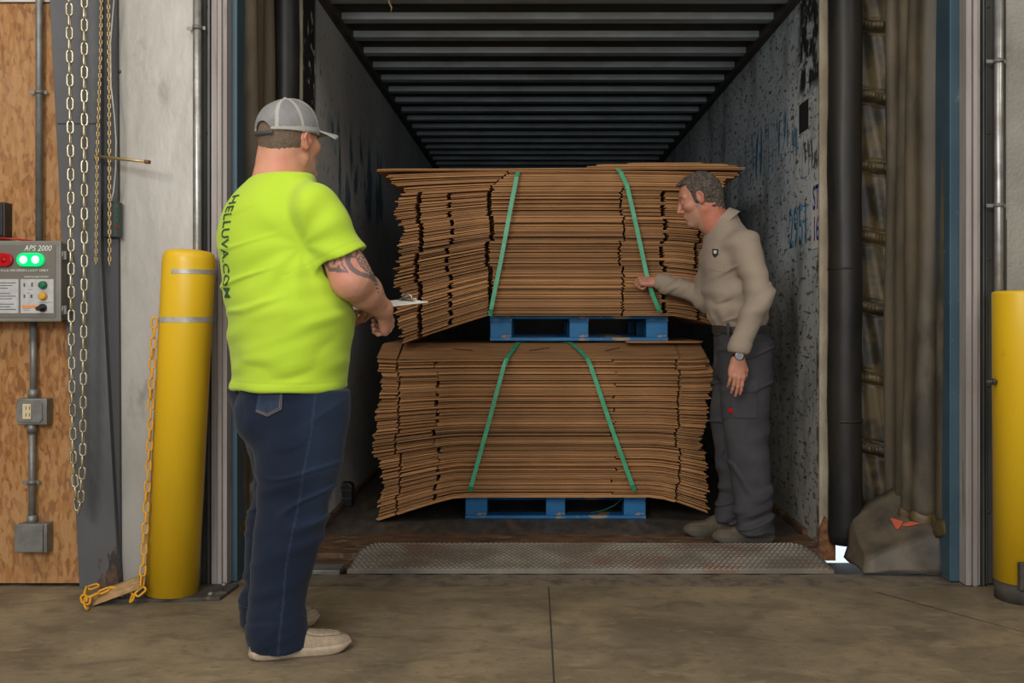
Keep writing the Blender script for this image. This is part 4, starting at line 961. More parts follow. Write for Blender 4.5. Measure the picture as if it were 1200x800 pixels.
class Field:
    def __init__(s): s.ops = []; s.disp = None; s.warp = None
    def add(s, f, k=0.01): s.ops.append(('u', f, k)); return s
    def sub(s, f, k=0.004): s.ops.append(('s', f, k)); return s
    def cut(s, f, k=0.0): s.ops.append(('i', f, k)); return s
    def ev(s, P, ops=None):
        d = None
        for op, f, k in (ops if ops is not None else s.ops):
            e = f(P)
            if op == 'u':
                if d is None: d = e
                elif k <= 0: d = np.minimum(d, e)
                else:
                    h = np.maximum(k - np.abs(d - e), 0) / k; d = np.minimum(d, e) - h * h * k * .25
            else:
                if op == 's': e = -e
                if d is None: continue
                if k <= 0: d = np.maximum(d, e)
                else:
                    h = np.maximum(k - np.abs(d - e), 0) / k; d = np.maximum(d, e) + h * h * k * .25
        if d is None: d = np.full(len(P), 1.0, np.float32)
        if s.disp is not None: d = d + s.disp(P)
        return d
    def mesh(s, name, lo, hi, h, m, parent, color=None, B=24, margin=0.03):
        lo = np.array(lo, np.float32); hi = np.array(hi, np.float32)
        nb = np.ceil((hi - lo) / (h * B)).astype(int); R = h * B * .87 + margin
        N = nb * B + 2; KY, KX = int(N[2]), int(N[2]) * int(N[1])
        g = np.arange(B + 1); gi, gj, gk = np.meshgrid(g, g, g, indexing='ij'); G = np.stack([gi, gj, gk], -1).reshape(-1, 3)
        keys, verts, quads = [], [], []
        cor = [(a, b, c) for a in (0, 1) for b in (0, 1) for c in (0, 1)]
        edges = [(p, q) for p in range(8) for q in range(p + 1, 8) if sum(x != y for x, y in zip(cor[p], cor[q])) == 1]
        cen = [(bi, bj, bk) for bi in range(nb[0]) for bj in range(nb[1]) for bk in range(nb[2])]
        C = lo + (np.array(cen, np.float32) + .5) * (h * B)
        vals = [f(C) for _, f, _ in s.ops]
        for n_, (bi, bj, bk) in enumerate(cen):
            us = [v[n_] for (op, f, k), v in zip(s.ops, vals) if op == 'u']; mn = min(us)
            if mn > R or mn < -3 * R and all(op == 'u' for op, _, _ in s.ops): continue
            ops = [(op, f, k) for (op, f, k), v in zip(s.ops, vals) if (op == 'u' and v[n_] < mn + 2 * R + k) or (op == 's' and v[n_] < R + k) or op == 'i']
            base = np.array([bi, bj, bk]) * B
            P = (lo + (G + base) * h).astype(np.float32)
            V = s.ev(P, ops).reshape(B + 1, B + 1, B + 1); I = V < 0
            if I.all() or not I.any(): continue
            cnt = sum(I[a:B + a, b:B + b, c:B + c].astype(np.int8) for a, b, c in cor)
            ai, aj, ak = np.nonzero((cnt > 0) & (cnt < 8))
            if len(ai):
                cv = np.stack([V[ai + a, aj + b, ak + c] for a, b, c in cor], 1); acc = np.zeros((len(ai), 3)); w_ = np.zeros(len(ai))
                for p, q in edges:
                    x, y = cv[:, p], cv[:, q]; cr = (x < 0) != (y < 0); t = np.where(cr, x / np.where(cr, x - y, 1), 0)
                    pp = np.array(cor[p]) + t[:, None] * (np.array(cor[q]) - np.array(cor[p])); acc += pp * cr[:, None]; w_ += cr
                pos = lo + (acc / w_[:, None] + np.stack([ai, aj, ak], 1) + base) * h
                verts.append(pos); keys.append((ai + base[0]) * KX + (aj + base[1]) * KY + ak + base[2])
            J = I[:B, :B, :B]
            for ax, (o1, o2), d in ((0, (KY, 1), (1, 0, 0)), (1, (1, KX), (0, 1, 0)), (2, (KX, KY), (0, 0, 1))):
                K = I[d[0]:B + d[0], d[1]:B + d[1], d[2]:B + d[2]]
                ei, ej, ek = np.nonzero(J != K)
                if not len(ei): continue
                k0 = (ei + base[0]) * KX + (ej + base[1]) * KY + ek + base[2]
                q = np.stack([k0 - o1 - o2, k0 - o2, k0, k0 - o1], 1); fl = ~J[ei, ej, ek]; q[fl] = q[fl][:, ::-1]; quads.append(q)
        keys = np.concatenate(keys); verts = np.concatenate(verts); quads = np.concatenate(quads)
        o_ = np.argsort(keys); keys, verts = keys[o_], verts[o_]
        idx = np.searchsorted(keys, quads); idx = np.clip(idx, 0, len(keys) - 1); ok = (keys[idx] == quads).all(1); idx = idx[ok]
        me = bpy.data.meshes.new(name); me.vertices.add(len(verts)); me.vertices.foreach_set('co', verts.astype(np.float32).ravel())
        me.loops.add(idx.size); me.loops.foreach_set('vertex_index', idx.ravel().astype(np.int32)); me.polygons.add(len(idx))
        me.polygons.foreach_set('loop_start', (np.arange(len(idx)) * 4).astype(np.int32)); me.update(calc_edges=True); me.validate()
        me.polygons.foreach_set('use_smooth', [True] * len(me.polygons))
        # one relax pass: project to the field is not needed, mild averaging only
        if color is not None:
            c = color(verts.astype(np.float32)); c = np.concatenate([c, np.ones((len(c), 1))], 1).astype(np.float32)
            at = me.color_attributes.new('Col', 'FLOAT_COLOR', 'POINT'); at.data.foreach_set('color', c.ravel())
        return link_mesh_obj(name, me, m, parent)
def sstep(x, a, b):
    t = np.clip((x - a) / (b - a), 0, 1); return t * t * (3 - 2 * t)
def mixv(c, d, t): return c + (np.array(d, np.float32) - c) * t[:, None]

# hand: wrist W, direction d, back-of-hand normal n, thumb side s ; curls = 4 x (mcp, pip, dip) in degrees
def hand_prims(F, W, d, n, thumb_sign, curls, size=1.0, spread=0.06, thumb=None, col=None):
    W = Vector(W); d = Vector(d).normalized(); n = Vector(n); n = (n - d * n.dot(d)).normalized(); s = d.cross(n).normalized() * thumb_sign
    S = size
    def pt(a, b, c): return W + (d * a + s * b + n * c) * S     # along, to thumb, to back
    kn = [pt(.092, .030, .004), pt(.096, .010, .007), pt(.091, -.010, .005), pt(.083, -.029, 0.0)]
    F.add(rcone(pt(-.02, 0, 0), pt(.02, 0, 0), .027 * S, .025 * S), .02)
    for i, k in enumerate(kn):
        F.add(rcone(pt(.015, (.014, .005, -.005, -.014)[i], 0), k - n * .003 * S, .0155 * S, .0128 * S), .012)
    F.add(rcone(pt(.02, .02, -.006), pt(.055, .030, -.008), .014 * S, .0125 * S), .014)      # thumb mound
    F.add(rcone(pt(.02, -.02, -.006), pt(.065, -.028, -.006), .013 * S, .012 * S), .014)
    lens = [(.040, .025, .020), (.044, .028, .021), (.041, .026, .020), (.032, .020, .018)]
    tips = []
    for i, k in enumerate(kn):
        ang = 0; p = k.copy(); r = (.0090, .0092, .0088, .0078)[i] * S; sp = (i - 1.5) * -spread
        for j, L_ in enumerate(lens[i]):
            ang += math.radians(curls[i][j]); dd = (d * math.cos(ang) - n * math.sin(ang) + s * sp).normalized()
            q = p + dd * L_ * S; r2 = r * (.93 if j < 2 else .86)
            F.add(rcone(p, q, r, r2), .0035 if j else .007); p = q; r = r2
        tips.append(p)
    th = thumb or ((.030, .030, -.004), (.055, .050, -.012), (.082, .058, -.018), (.104, .055, -.024))
    p = [pt(*t) for t in th]
    for a, b, r1, r2 in zip(p, p[1:], (.0125, .0108, .0098), (.0108, .0100, .0085)): F.add(rcone(a, b, r1 * S, r2 * S), .006)
    return kn, tips, p[-1]
# head in a local frame: x forward, y left, z up
def head_prims(F, c, fwd, up, S):
    f = Vector(fwd).normalized(); u = Vector(up); u = (u - f * u.dot(f)).normalized(); l = u.cross(f)
    Bm = np.array([f, l, u], dtype=np.float32); c = Vector(c)
    def P(x, y, z): return c + (f * x + l * y + u * z) * S
    E = lambda x, y, z, rx, ry, rz: ell(P(x, y, z), (rx * S, ry * S, rz * S), Bm)
    R = lambda a, b, r1, r2: rcone(P(*a), P(*b), r1 * S, r2 * S)
    F.add(E(-.012, 0, .030, .098, .078, .088), 0)
    F.add(E(.035, 0, -.020, .056, .060, .080), .03)
    for y in (-1, 1):
        F.add(R((.0, y * .052, -.058), (.070, y * .016, -.103), .020, .017), .025)      # jaw
        F.add(E(.058, y * .045, -.018, .026, .020, .022), .02)                         # cheekbone
        F.add(R((.082, y * .012, .030), (.066, y * .048, .030), .011, .010), .014)      # brow
    F.add(E(.076, 0, -.100, .020, .022, .018), .015)                                   # chin
    F.add(E(.070, 0, -.062, .026, .030, .026), .02)                                    # mouth mound
    for y in (-1, 1): F.sub(E(.094, y * .031, .008, .012, .017, .011), .012)
    for y in (-1, 1):
        F.add(E(.078, y * .031, .007, .0125, .0135, .0125), .003)
        F.add(R((.0865, y * .018, .0125), (.083, y * .044, .0115), .0035, .0030), .004)      # upper lid
    F.add(R((.092, 0, .012), (.112, 0, -.026), .0080, .0110), .012)                       # nose
    for y in (-1, 1): F.add(E(.098, y * .0125, -.033, .010, .0075, .0075), .006)
    F.add(R((.0935, -.018, -.0585), (.0935, .018, -.0585), .0050, .0050), .005); F.add(R((.097, -.008, -.0570), (.097, .008, -.0570), .0052, .0052), .006)
    F.add(R((.0925, -.015, -.0705), (.0925, .015, -.0705), .0060, .0060), .005)
    F.sub(R((.099, -.02, -.0645), (.099, .02, -.0645), .0018, .0018), .002)
    F.add(R((-.045, 0, -.035), (-.030, 0, -.085), .058, .056), .03)
    F.add(R((.02, 0, -.075), (.0, 0, -.12), .045, .050), .03)                            # throat
    for y in (-1, 1):                                                                    # ears
        a = Vector((-.35, y * .9, .05)).normalized()
        F.add(E(-.004, y * .077, .0, .019, .0095, .033), .006)
        F.add(R((-.006, y * .084, .028), (-.020, y * .088, .008), .0045, .0045), .003); F.add(R((-.020, y * .088, .008), (-.008, y * .083, -.022), .0045, .006), .003)
        F.add(R((-.006, y * .084, .028), (.010, y * .081, .018), .0045, .0035), .003)
        F.sub(E(.0, y * .090, .004, .0095, .006, .019), .004)
        F.add(E(.011, y * .080, -.002, .0045, .005, .007), .004)
    return P, Bm
# drape wrinkles: ridges with a given direction
def ridge(P, s, st, off=0.0): return 1 - np.abs(vnoise(P, s, st, off)) * 2
# ================================================================== man in the lime shirt
m_skin = mat('skin', (.6, .35, .25), 0.48, vcol=True, sss=0.12, bump=.12, bscale=160, spec=.4)
m_lime = mat('lime_cotton', (0.45, 0.64, 0.04), 0.85, col2=(0.42, 0.61, 0.035), scale=4, bump=.08, bscale=220, sheen=.15, spec=.2)
m_denim = mat('dark_blue_denim', (0.014, 0.034, 0.082), 0.85, vcol=True, bump=.25, bscale=260, sheen=.1, spec=.2)
m_canvas = mat('beige_canvas', (0.34, 0.27, 0.185), 0.85, col2=(0.28, 0.22, 0.15), scale=60, bump=.2, bscale=200)
m_soleb = mat('beige_sole', (0.43, 0.34, 0.24), 0.6, col2=(0.33, 0.26, 0.18), scale=30)
m_soled = mat('brown_outsole', (0.12, 0.08, 0.05), 0.8)
F1 = Vector((math.cos(math.radians(33)), math.sin(math.radians(33)), 0)); R1 = Vector((F1.y, -F1.x, 0))
man1 = thing('person', (-.85, 3.37, 0), 'man in lime T-shirt, jeans and grey cap standing with his back turned, holding a clipboard', 'person')
SR, ER, WR = Vector((-.700, 3.20, 1.468)), P3(412, 326, 3.215), P3(448, 363, 3.39)
SL, EL, WL = Vector((-.985, 3.55, 1.468)), Vector((-.860, 3.74, 1.205)), Vector((-.705, 3.76, 1.105))
HC1 = Vector((-.838, 3.385, 1.722)); HF1 = Vector((math.cos(math.radians(57)), math.sin(math.radians(57)), .12)); 
B1 = Field()
PH1, HB1 = head_prims(B1, HC1, HF1, (0.05, 0.05, 1), 1.06)
B1.add(rcone(HC1 + Vector((-.03, -.02, -.05)), (-.872, 3.352, 1.50), .072, .092), .03)
B1.add(rcone(HC1 + Vector((-.045, -.035, -.085)), (-.885, 3.345, 1.56), .055, .075), .03)
B1.add(loft([(.86, -.835, 3.37, .17, .15, .57), (1.1, -.84, 3.37, .2, .16, -.98), (1.4, -.872, 3.37, .2, .14, -.98), (1.56, -.872, 3.36, .1, .09, -.98)]), .02)
for a, b, r1, r2 in ((SR, ER, .062, .064), (SL, EL, .058, .052)): B1.add(rcone(a, b, r1, r2), .02)
B1.add(rcone(ER + Vector((.0, -.006, -.004)), ER + (WR - ER) * .42, .064, .057), .03)
B1.add(rcone(ER + (WR - ER) * .42, WR, .057, .0335), .02)
B1.add(rcone(EL, WL, .048, .030), .02)
B1.add(ell(ER + Vector((-.012, -.008, .045)), (.05, .055, .05)), .03)      # triceps / elbow flesh
dR = Vector((.02, .76, -.56))
knR, tipR, _ = hand_prims(B1, WR + Vector((.006, .012, -.004)), dR, Vector((.93, -.30, .05)).normalized(), -1, [(56, 66, 40), (60, 70, 42), (64, 74, 44), (66, 78, 46)], 1.04,
                          thumb=((.022, .030, -.004), (.030, .052, -.016), (.038, .074, -.030), (.044, .088, -.044)))
dL = Vector((.40, -.90, .10))
knL, tipL, _ = hand_prims(B1, WL + dL.normalized() * .01, dL, Vector((0, -.2, -1)), 1, [(12, 18, 14), (14, 20, 14), (14, 22, 16), (16, 24, 18)], 1.02)
for s_ in (0, 1):
    B1.add(rcone((-.835 + (.06, -.05)[s_], (3.30, 3.45)[s_], .86), ((-.795, -.885)[s_], (3.27, 3.48)[s_], .48), .085, .058), .03)
    B1.add(rcone(((-.795, -.885)[s_], (3.27, 3.48)[s_], .48), ((-.85, -.955)[s_], (3.265, 3.50)[s_], .10), .058, .042), .02)
def spiral(u, v, cu, cv, R, turns, w_, hand=1, ph=0):
    x, y = u - cu, v - cv; r = np.sqrt(x * x + y * y); th = np.arctan2(y, x) * hand + ph
    t = (r / R) * turns - th / (2 * math.pi); return (np.abs(t - np.round(t)) * R / turns < w_) & (r < R)
def skin1(P):
    base = np.tile(np.array((.56, .285, .19), np.float32), (len(P), 1))
    n = vnoise(P, 45); base = base * (1 + .07 * n[:, None]); base = mixv(base, (.56, .20, .14), sstep(vnoise(P, 14, off=3), .0, .8) * .5)
    # elbow / forearm redness
    d = np.linalg.norm(P - _v(ER + Vector((-.02, -.03, .01))), axis=1); base = mixv(base, (.62, .22, .17), sstep(-d, -.09, -.03) * .55)
    q = (P - _v(HC1)) @ HB1.T / 1.06
    hd = (P[:, 2] > 1.56)
    base = np.where((hd)[:, None], base * np.array((1.04, .98, .95)), base)
    st = hd & (q[:, 2] < -.045) & (q[:, 0] > .005); base = mixv(base, (.50, .42, .36), (st * sstep(-q[:, 2], .045, .07) * sstep(q[:, 0], .0, .05)).astype(np.float32) * .6)
    base = mixv(base, (.50, .14, .10), (hd & (np.abs(q[:, 1]) > .078) & (np.abs(q[:, 2]) < .04)).astype(np.float32) * .35)
    # tattoo: a drawn pattern laid on the outer side of the arm
    k = FPX / 3.15; u = (VX + P[:, 0] * k - 370) * 6.153; v = (VY + (CAMH - P[:, 2]) * k - 270) * 6.153
    side = (P[:, 1] < 3.235 + .25 * np.clip(P[:, 0] + .60, 0, .2)) & (P[:, 2] < 1.46) & (P[:, 2] > 1.12) & (P[:, 0] > -.76)
    ink = np.zeros(len(P), bool); Pu = np.stack([u, v], 1)
    def line(pts, w_):
        d = np.full(len(P), 1e9)
        for p0, p1 in zip(pts, pts[1:]):
            p0 = np.array(p0, float); p1 = np.array(p1, float); e = p1 - p0; t = np.clip(((Pu - p0) @ e) / (e @ e), 0, 1); d = np.minimum(d, np.linalg.norm(Pu - p0 - t[:, None] * e, axis=1))
        return d < w_ / 2
    poly = [(15, 190), (60, 120), (190, 60), (190, 115), (180, 160), (167, 215), (180, 270), (236, 304), (170, 302), (88, 294), (65, 250), (40, 235)]
    ins = np.zeros(len(P), bool)
    for (x0, y0), (x1, y1) in zip(poly, poly[1:] + poly[:1]): ins ^= ((y0 > v) != (y1 > v)) & (u < (x1 - x0) * (v - y0) / (y1 - y0 + 1e-9) + x0)
    ink |= ins
    ink &= ~line([(45, 240), (72, 202), (108, 182), (148, 195), (163, 230), (145, 258), (112, 258), (102, 236), (120, 222)], 24)
    ink |= line([(215, 60), (192, 150), (184, 200), (196, 250), (234, 302)], 13) | line([(235, 175), (233, 225), (262, 275), (310, 308), (365, 326), (405, 330)], 34)
    ink |= line([(218, 112), (262, 118), (290, 150), (282, 192), (256, 188), (250, 165)], 13) | line([(290, 190), (312, 240), (350, 285), (400, 318)], 11) | line([(270, 60), (300, 130), (340, 190), (380, 255), (420, 310)], 12)
    for cx, cy in ((316, 196), (332, 228), (350, 258), (372, 286)): rr_ = np.hypot(u - cx, v - cy); ink |= (rr_ < 16) & (rr_ > 7)
    ink |= np.hypot(u - 410, v - 345) < 24
    for i in range(6): ink |= line([(402 + i * 7, 384 + 27 * i), (425 + i * 6, 388 + 27 * i), (452 + i * 4, 372 + 27 * i)], 13)
    base = mixv(base, (.09, .095, .105), (ink & side).astype(np.float32) * .85)
    return np.clip(base, 0, 1)
B1.disp = lambda P: .0007 * vnoise(P, 60)
body1 = B1.mesh('body', (-1.14, 3.02, .06), (-.34, 3.95, 1.90), .0032, m_skin, man1, skin1)
# hair (short, grey brown, under the cap)
m_hair1 = mat('short_brown_hair', (.13, .085, .06), .9, col2=(.20, .14, .105), scale=260, bump=.6, bscale=300)
H1 = Field(); E1 = lambda x, y, z, rx, ry, rz: ell(PH1(x, y, z), (rx * 1.06, ry * 1.06, rz * 1.06), HB1)
H1.add(E1(-.014, 0, .030, .0995, .0795, .0895)); H1.add(rcone(PH1(-.047, 0, -.01), PH1(-.040, 0, -.078), .0635, .0600), .03)
H1.cut(halfspace(PH1(-.02, 0, -.085), HB1.T @ _v((.55, 0, -1))), .004)
H1.cut(halfspace(PH1(.018, 0, 0), HB1.T @ _v((1, 0, .25))), .004)
H1.sub(E1(.0, .085, -.002, .026, .03, .040), .004); H1.sub(E1(.0, -.085, -.002, .026, .03, .040), .004)
H1.disp = lambda P: .0012 * vnoise(P, 120)
H1.mesh('hair', HC1 - Vector((.2, .2, .2)), HC1 + Vector((.2, .2, .2)), .003, m_hair1, man1)
# shirt
T1 = Field(); an = math.radians(33 - 90)      # e1 axis of the ellipse = his side axis
def trow(z, pxl, pxr, Yc, b_, dy=0):
    cx = (X(pxl, Yc) + X(pxr, Yc)) / 2; hw = (X(pxr, Yc) - X(pxl, Yc)) / 2
    a2 = max(hw * hw - (b_ * F1.x) ** 2, .01) / (F1.y ** 2)
    return (z, cx, Yc + dy, min(math.sqrt(a2), b_ * 1.35), b_, math.atan2(R1.y, R1.x))
Yc = 3.37
rows = [trow(Z(455, Yc), 264, 412, Yc, .190), trow(Z(440, Yc), 265, 414, Yc, .190), trow(Z(400, Yc), 265, 416, Yc, .198), trow(Z(365, Yc), 262, 417, Yc, .205), trow(Z(330, Yc), 260, 410, Yc, .205),
        trow(Z(300, Yc), 257, 398, Yc, .195), trow(Z(270, Yc), 256, 388, Yc, .180), trow(Z(245, Yc), 262, 380, Yc, .160), trow(Z(225, Yc), 276, 372, Yc, .130), trow(Z(208, Yc), 292, 371, Yc, .105)]
T1.add(loft(rows, cap=.012))
T1.add(rcone(SL + Vector((0, 0, -.005)), SL + (EL - SL) * .62, .083, .078), .05)
ax = (ER - SR).normalized()
cutp = SR + ax * .168
_sl = rcone(SR + Vector((-.008, 0, -.002)), SR + ax * .22, .080, .090); _hp = halfspace(cutp, ax)
T1.add(lambda P: np.maximum(_sl(P), _hp(P)), .04)
T1.add(rcone(SR + Vector((-.02, .02, .005)), (-.86, 3.34, 1.565), .070, .065), .05)
T1.add(rcone(SL + Vector((.0, .0, .0)), (-.88, 3.38, 1.565), .070, .065), .05)
T1.sub(rcone(cutp - ax * .012, cutp + ax * .03, .072, .076), .003)
T1.sub(rcone((-.872, 3.352, 1.52), HC1 + Vector((-.03, -.02, -.04)), .0875, .072), .004)
T1.cut(lambda P: P[:, 2] - 1.6)
def dT(P):
    z = P[:, 2]; x = P[:, 0]; y = P[:, 1]
    lower = sstep(-z, -1.40, -1.10)
    q = np.stack([x * .93 + z * .30, y, z - x * .28], 1)
    f = vnoise(q, 1.0, (4.0, 4.0, 15.0), 1.7); g = vnoise(q, 1.0, (7, 7, 26), 5.1); w_ = vnoise(P, 3.0, off=9)
    crease = sstep(1 - np.abs(vnoise(q, 1.0, (3.0, 3.0, 10.0), 11.3)) * 5, 0, 1) * sstep(w_, -.1, .5)
    d = -(.0085 * f * (.35 + .65 * lower) + .0055 * g * (.3 + .7 * lower) + .0105 * crease * (.4 + .6 * lower))
    ap = _v(SR + Vector((-.05, -.03, -.12))); r = P - ap; rr_ = np.linalg.norm(r, axis=1); th = np.arctan2(r[:, 2], -r[:, 0])
    d -= .0055 * np.sin(th * 8 + 1.0 + 2 * w_) * np.exp(-((rr_ - .15) / .08) ** 2)
    hemf = sstep(-z, -.915, -.885); d = d * (1 - .6 * hemf) - .0025 * hemf * np.sin(np.arctan2(y - 3.37, x + .84) * 6)
    d += .0014 * (np.abs(z - .905) < .0020)
    us = (P - _v(SR)) @ _v(ax); d += .0014 * ((np.abs(us - .148) < .0020) & (np.linalg.norm(P - _v(SR), axis=1) < .25))
    nd = np.linalg.norm(P - _v((-.866, 3.356, 1.585)), axis=1)
    return d
T1.disp = dT
shirt1 = T1.mesh('tshirt', (-1.16, 3.0, .85), (-.46, 3.82, 1.66), .0042, m_lime, man1)
# collar rib: welt around the neck opening
co = MB(); pts = []
cc = Vector((-.866, 3.356, 1.585))
# (see wrap), wrapped on the shirt
from mathutils.bvhtree import BVHTree
def wrap(bm, target, direction, off=.0012):
    me = target.data; ow = wloc(target)
    bv = BVHTree.FromPolygons([v.co + ow for v in me.vertices], [tuple(p.vertices) for p in me.polygons])
    d = Vector(direction).normalized()
    for v in list(bm.verts):
        hit = bv.ray_cast(v.co - d * .6, d)
        if hit[0] is not None: v.co = hit[0] - d * off
        else: bm.verts.remove(v)
m_ink = mat('dark_green_print', (.025, .07, .035), .8, stain=(.30, .5, .05), sscale=70, smix=(.60, .66))
ptop, pbot = P3(281, 229, 3.28), P3(276, 349, 3.28)
bm = text_mesh('HELLUVA.COM', .076, (ptop + pbot) / 2 + Vector((-.004, 0, 0)), (pbot - ptop).normalized(), Vector((.66, -.75, 0)), vertical_sub=4, sx=.88, spacing=1.04, bold=.010)
xs = [v.co.z for v in bm.verts]; sc_ = (ptop.z - pbot.z) / (max(xs) - min(xs)); mid = (ptop.z + pbot.z) / 2
for v in bm.verts: v.co.z = mid + (v.co.z - (max(xs) + min(xs)) / 2) * sc_
wrap(bm, shirt1, (.55, .83, 0), .0028); b = MB(); b.bm.free(); b.bm = bm; b.build('lettering', m_ink, shirt1, recalc=False)
# jeans
J1 = Field()
def lrow(py, pxl, pxr, Y, b_, dy=0): return (Z(py, Y), (X(pxl, Y) + X(pxr, Y)) / 2, Y + dy, (X(pxr, Y) - X(pxl, Y)) / 2, b_)
J1.add(loft([(1.02, -.835, 3.37, .19, .15, math.atan2(R1.y, R1.x)), (.90, -.836, 3.37, .198, .165, math.atan2(R1.y, R1.x)), (.82, -.832, 3.37, .198, .172, math.atan2(R1.y, R1.x)), (.74, -.825, 3.37, .16, .14, math.atan2(R1.y, R1.x))], cap=.05), 0)
nY, fY = 3.27, 3.475
J1.add(loft([lrow(455, 300, 410, nY, .12), lrow(500, 300, 407, nY, .118), lrow(540, 300, 401, nY, .108), lrow(580, 301, 391, nY, .098), lrow(610, 299, 383, nY, .092), lrow(650, 296, 371, nY, .086), lrow(690, 293, 361, nY, .083), lrow(720, 292, 358, nY, .085),
            lrow(742, 293, 362, nY, .088), lrow(757, 295, 362, nY, .088)], cap=.01), .03)
J1.add(loft([lrow(455, 266, 370, fY, .11), lrow(500, 282, 375, fY, .11), lrow(540, 296, 372, fY, .102), lrow(580, 297, 362, fY, .09), lrow(605, 290, 352, fY + .01, .085), lrow(650, 288, 347, fY + .02, .08), lrow(690, 285, 346, fY + .03, .08), lrow(720, 281, 350, fY + .035, .084),
            lrow(738, 281, 352, fY + .035, .086), lrow(747, 281, 352, fY + .035, .088)], cap=.01), .02)
J1.add(ell((-.905, 3.285, .785), (.095, .095, .10)), .05); J1.add(ell((-.94, 3.42, .785), (.08, .09, .10)), .05)
J1.sub(rcone((-.848, 3.262, .02), (-.845, 3.262, .075), .078, .07), .003)
def dJ(P):
    x, y, z = P.T
    low = sstep(-z, -.30, -.12); knee = np.exp(-((z - .50) / .12) ** 2); seat = np.exp(-((z - .80) / .08) ** 2)
    q = np.stack([x + z * .4, y, z - x * .35], 1)
    f = vnoise(q, 1.0, (5, 5, 17), 3.3); g = vnoise(q, 1.0, (6, 6, 30), 8.1); cr = sstep(1 - np.abs(vnoise(q, 1.0, (4, 4, 12), 21)) * 5, 0, 1)
    return -(.010 * f * (.35 + .65 * np.maximum(knee, seat)) + .014 * g * low + .007 * g * knee + .009 * cr * (.3 + .7 * np.maximum(low, knee)))
J1.disp = dJ
def denim(P):
    c = np.tile(np.array((.007, .014, .032), np.float32), (len(P), 1))
    n = vnoise(P, 6, (1, 1, .6), 2) * .5 + vnoise(P, 30) * .25; c = mixv(c, (.015, .030, .062), sstep(n, .0, .7) * .6)
    # worn thigh front
    c = mixv(c, (.024, .045, .085), sstep(P[:, 0], -.80, -.68) * sstep(P[:, 2], .3, .6) * .35)
    # side seam of near leg
    zz = P[:, 2]; xs_ = np.interp(zz, [0.05, .3, .5, .75, .9], [-.825, -.805, -.765, -.715, -.70]); se = (np.abs(P[:, 0] - xs_) < .0035) & (P[:, 1] < 3.30)
    c = mixv(c, (.05, .08, .13), se.astype(np.float32) * .22)
    return c
jeans = J1.mesh('jeans', (-1.12, 3.06, .02), (-.56, 3.68, 1.0), .0042, m_denim, man1, denim)
# back pocket (stitched patch)
m_thread = mat('tan_thread', (.30, .20, .12), .8)
def patch(name, pxs, Yg, target, direction, m, par, off=.0025, n=14):
    p = [P3(a, b_, Yg) for a, b_ in pxs]       # quad corners in order TL, TR, BR, BL (+ optional tip)
    bm = bmesh.new(); V = {}
    for i in range(n + 1):
        for j_ in range(n + 1):
            u, v = i / n, j_ / n; q = (p[0].lerp(p[1], u)).lerp(p[3].lerp(p[2], u), v)
            if len(p) > 4: q += (p[4] - p[3].lerp(p[2], .5)) * (1 - abs(2 * u - 1)) * v
            V[i, j_] = bm.verts.new(q)
    for i in range(n):
        for j_ in range(n): bm.faces.new([V[i, j_], V[i + 1, j_], V[i + 1, j_ + 1], V[i, j_ + 1]]).smooth = True
    wrap(bm, target, direction, off); b = MB(); b.bm.free(); b.bm = bm; o = b.build(name, m, par, recalc=False); return o
m_den2 = mat('pocket_denim', (.020, .038, .078), .85, col2=(.012, .024, .052), scale=30, bump=.25, bscale=260)
dirp = Vector((.35, .93, 0))
pk = patch('back_pocket', [(306, 452), (342, 452), (341, 478), (303, 482), (321, 487)], 3.2, jeans, dirp, m_den2, jeans)
bm = bmesh.new()
def stitch(bm, pxs, Yg, w_=.0018):
    pts = [P3(a, b_, Yg) for a, b_ in pxs]
    for a, c in zip(pts, pts[1:]):
        n_ = max(1, int((c - a).length / .006)); side = Vector((-(c - a).z, 0, (c - a).x)).normalized() * w_ / 2
        for k in range(n_):
            q0, q1 = a.lerp(c, k / n_), a.lerp(c, (k + .7) / n_); bm.faces.new([bm.verts.new(v) for v in (q0 - side, q1 - side, q1 + side, q0 + side)])
stitch(bm, [(341.5, 452), (340, 477.5), (321, 486), (304, 481)], 3.2); stitch(bm, [(339.5, 452), (338, 476), (321, 484), (305, 479.5)], 3.2)
wrap(bm, jeans, dirp, .004); b = MB(); b.bm.free(); b.bm = bm; b.build('stitching', m_thread, jeans, recalc=False)
# cap
m_cap = mat('grey_mesh_fabric', (.20, .195, .19), .85, col2=(.27, .265, .26), scale=40, bump=.4, bscale=300); m_capl = mat('light_grey_trim', (.36, .35, .33), .85, bump=.2, bscale=200)
m_brim = mat('khaki_under_brim', (.30, .30, .20), .85)
def capcol(P):
    q = (P - _v(HC1)) @ HB1.T / 1.06; c = np.tile(np.array((.215, .215, .215), np.float32), (len(P), 1))
    weave = vnoise(P, 200) * .5 + vnoise(P, 30); c = c * (1 + .15 * weave[:, None])
    ang = np.arctan2(q[:, 1], q[:, 0] + .012); strips = np.zeros(len(P), bool)
    for a in (-150, -98, -50, 50, 98, 150): 
        dd = np.abs(np.angle(np.exp(1j * (ang - math.radians(a))))) * np.hypot(q[:, 1], q[:, 0] + .012); strips |= dd < .0055
    strips |= (q[:, 2] < .043 + .0) & (q[:, 2] > .030) 
    c = np.where(strips[:, None], np.array((.40, .385, .36)), c); return c
m_capv = mat('cap_fabric', (.3, .3, .3), .85, vcol=True, bump=.3, bscale=260)
C1 = Field(); C1.add(E1(-.012, 0, .036, .109, .089, .100), 0); C1.add(E1(.02, 0, .045, .085, .080, .095), .02)
C1.sub(E1(-.012, 0, .030, .103, .083, .093), .0)
C1.cut(halfspace(PH1(0, 0, .024), HB1.T @ _v((-.10, 0, -1))))
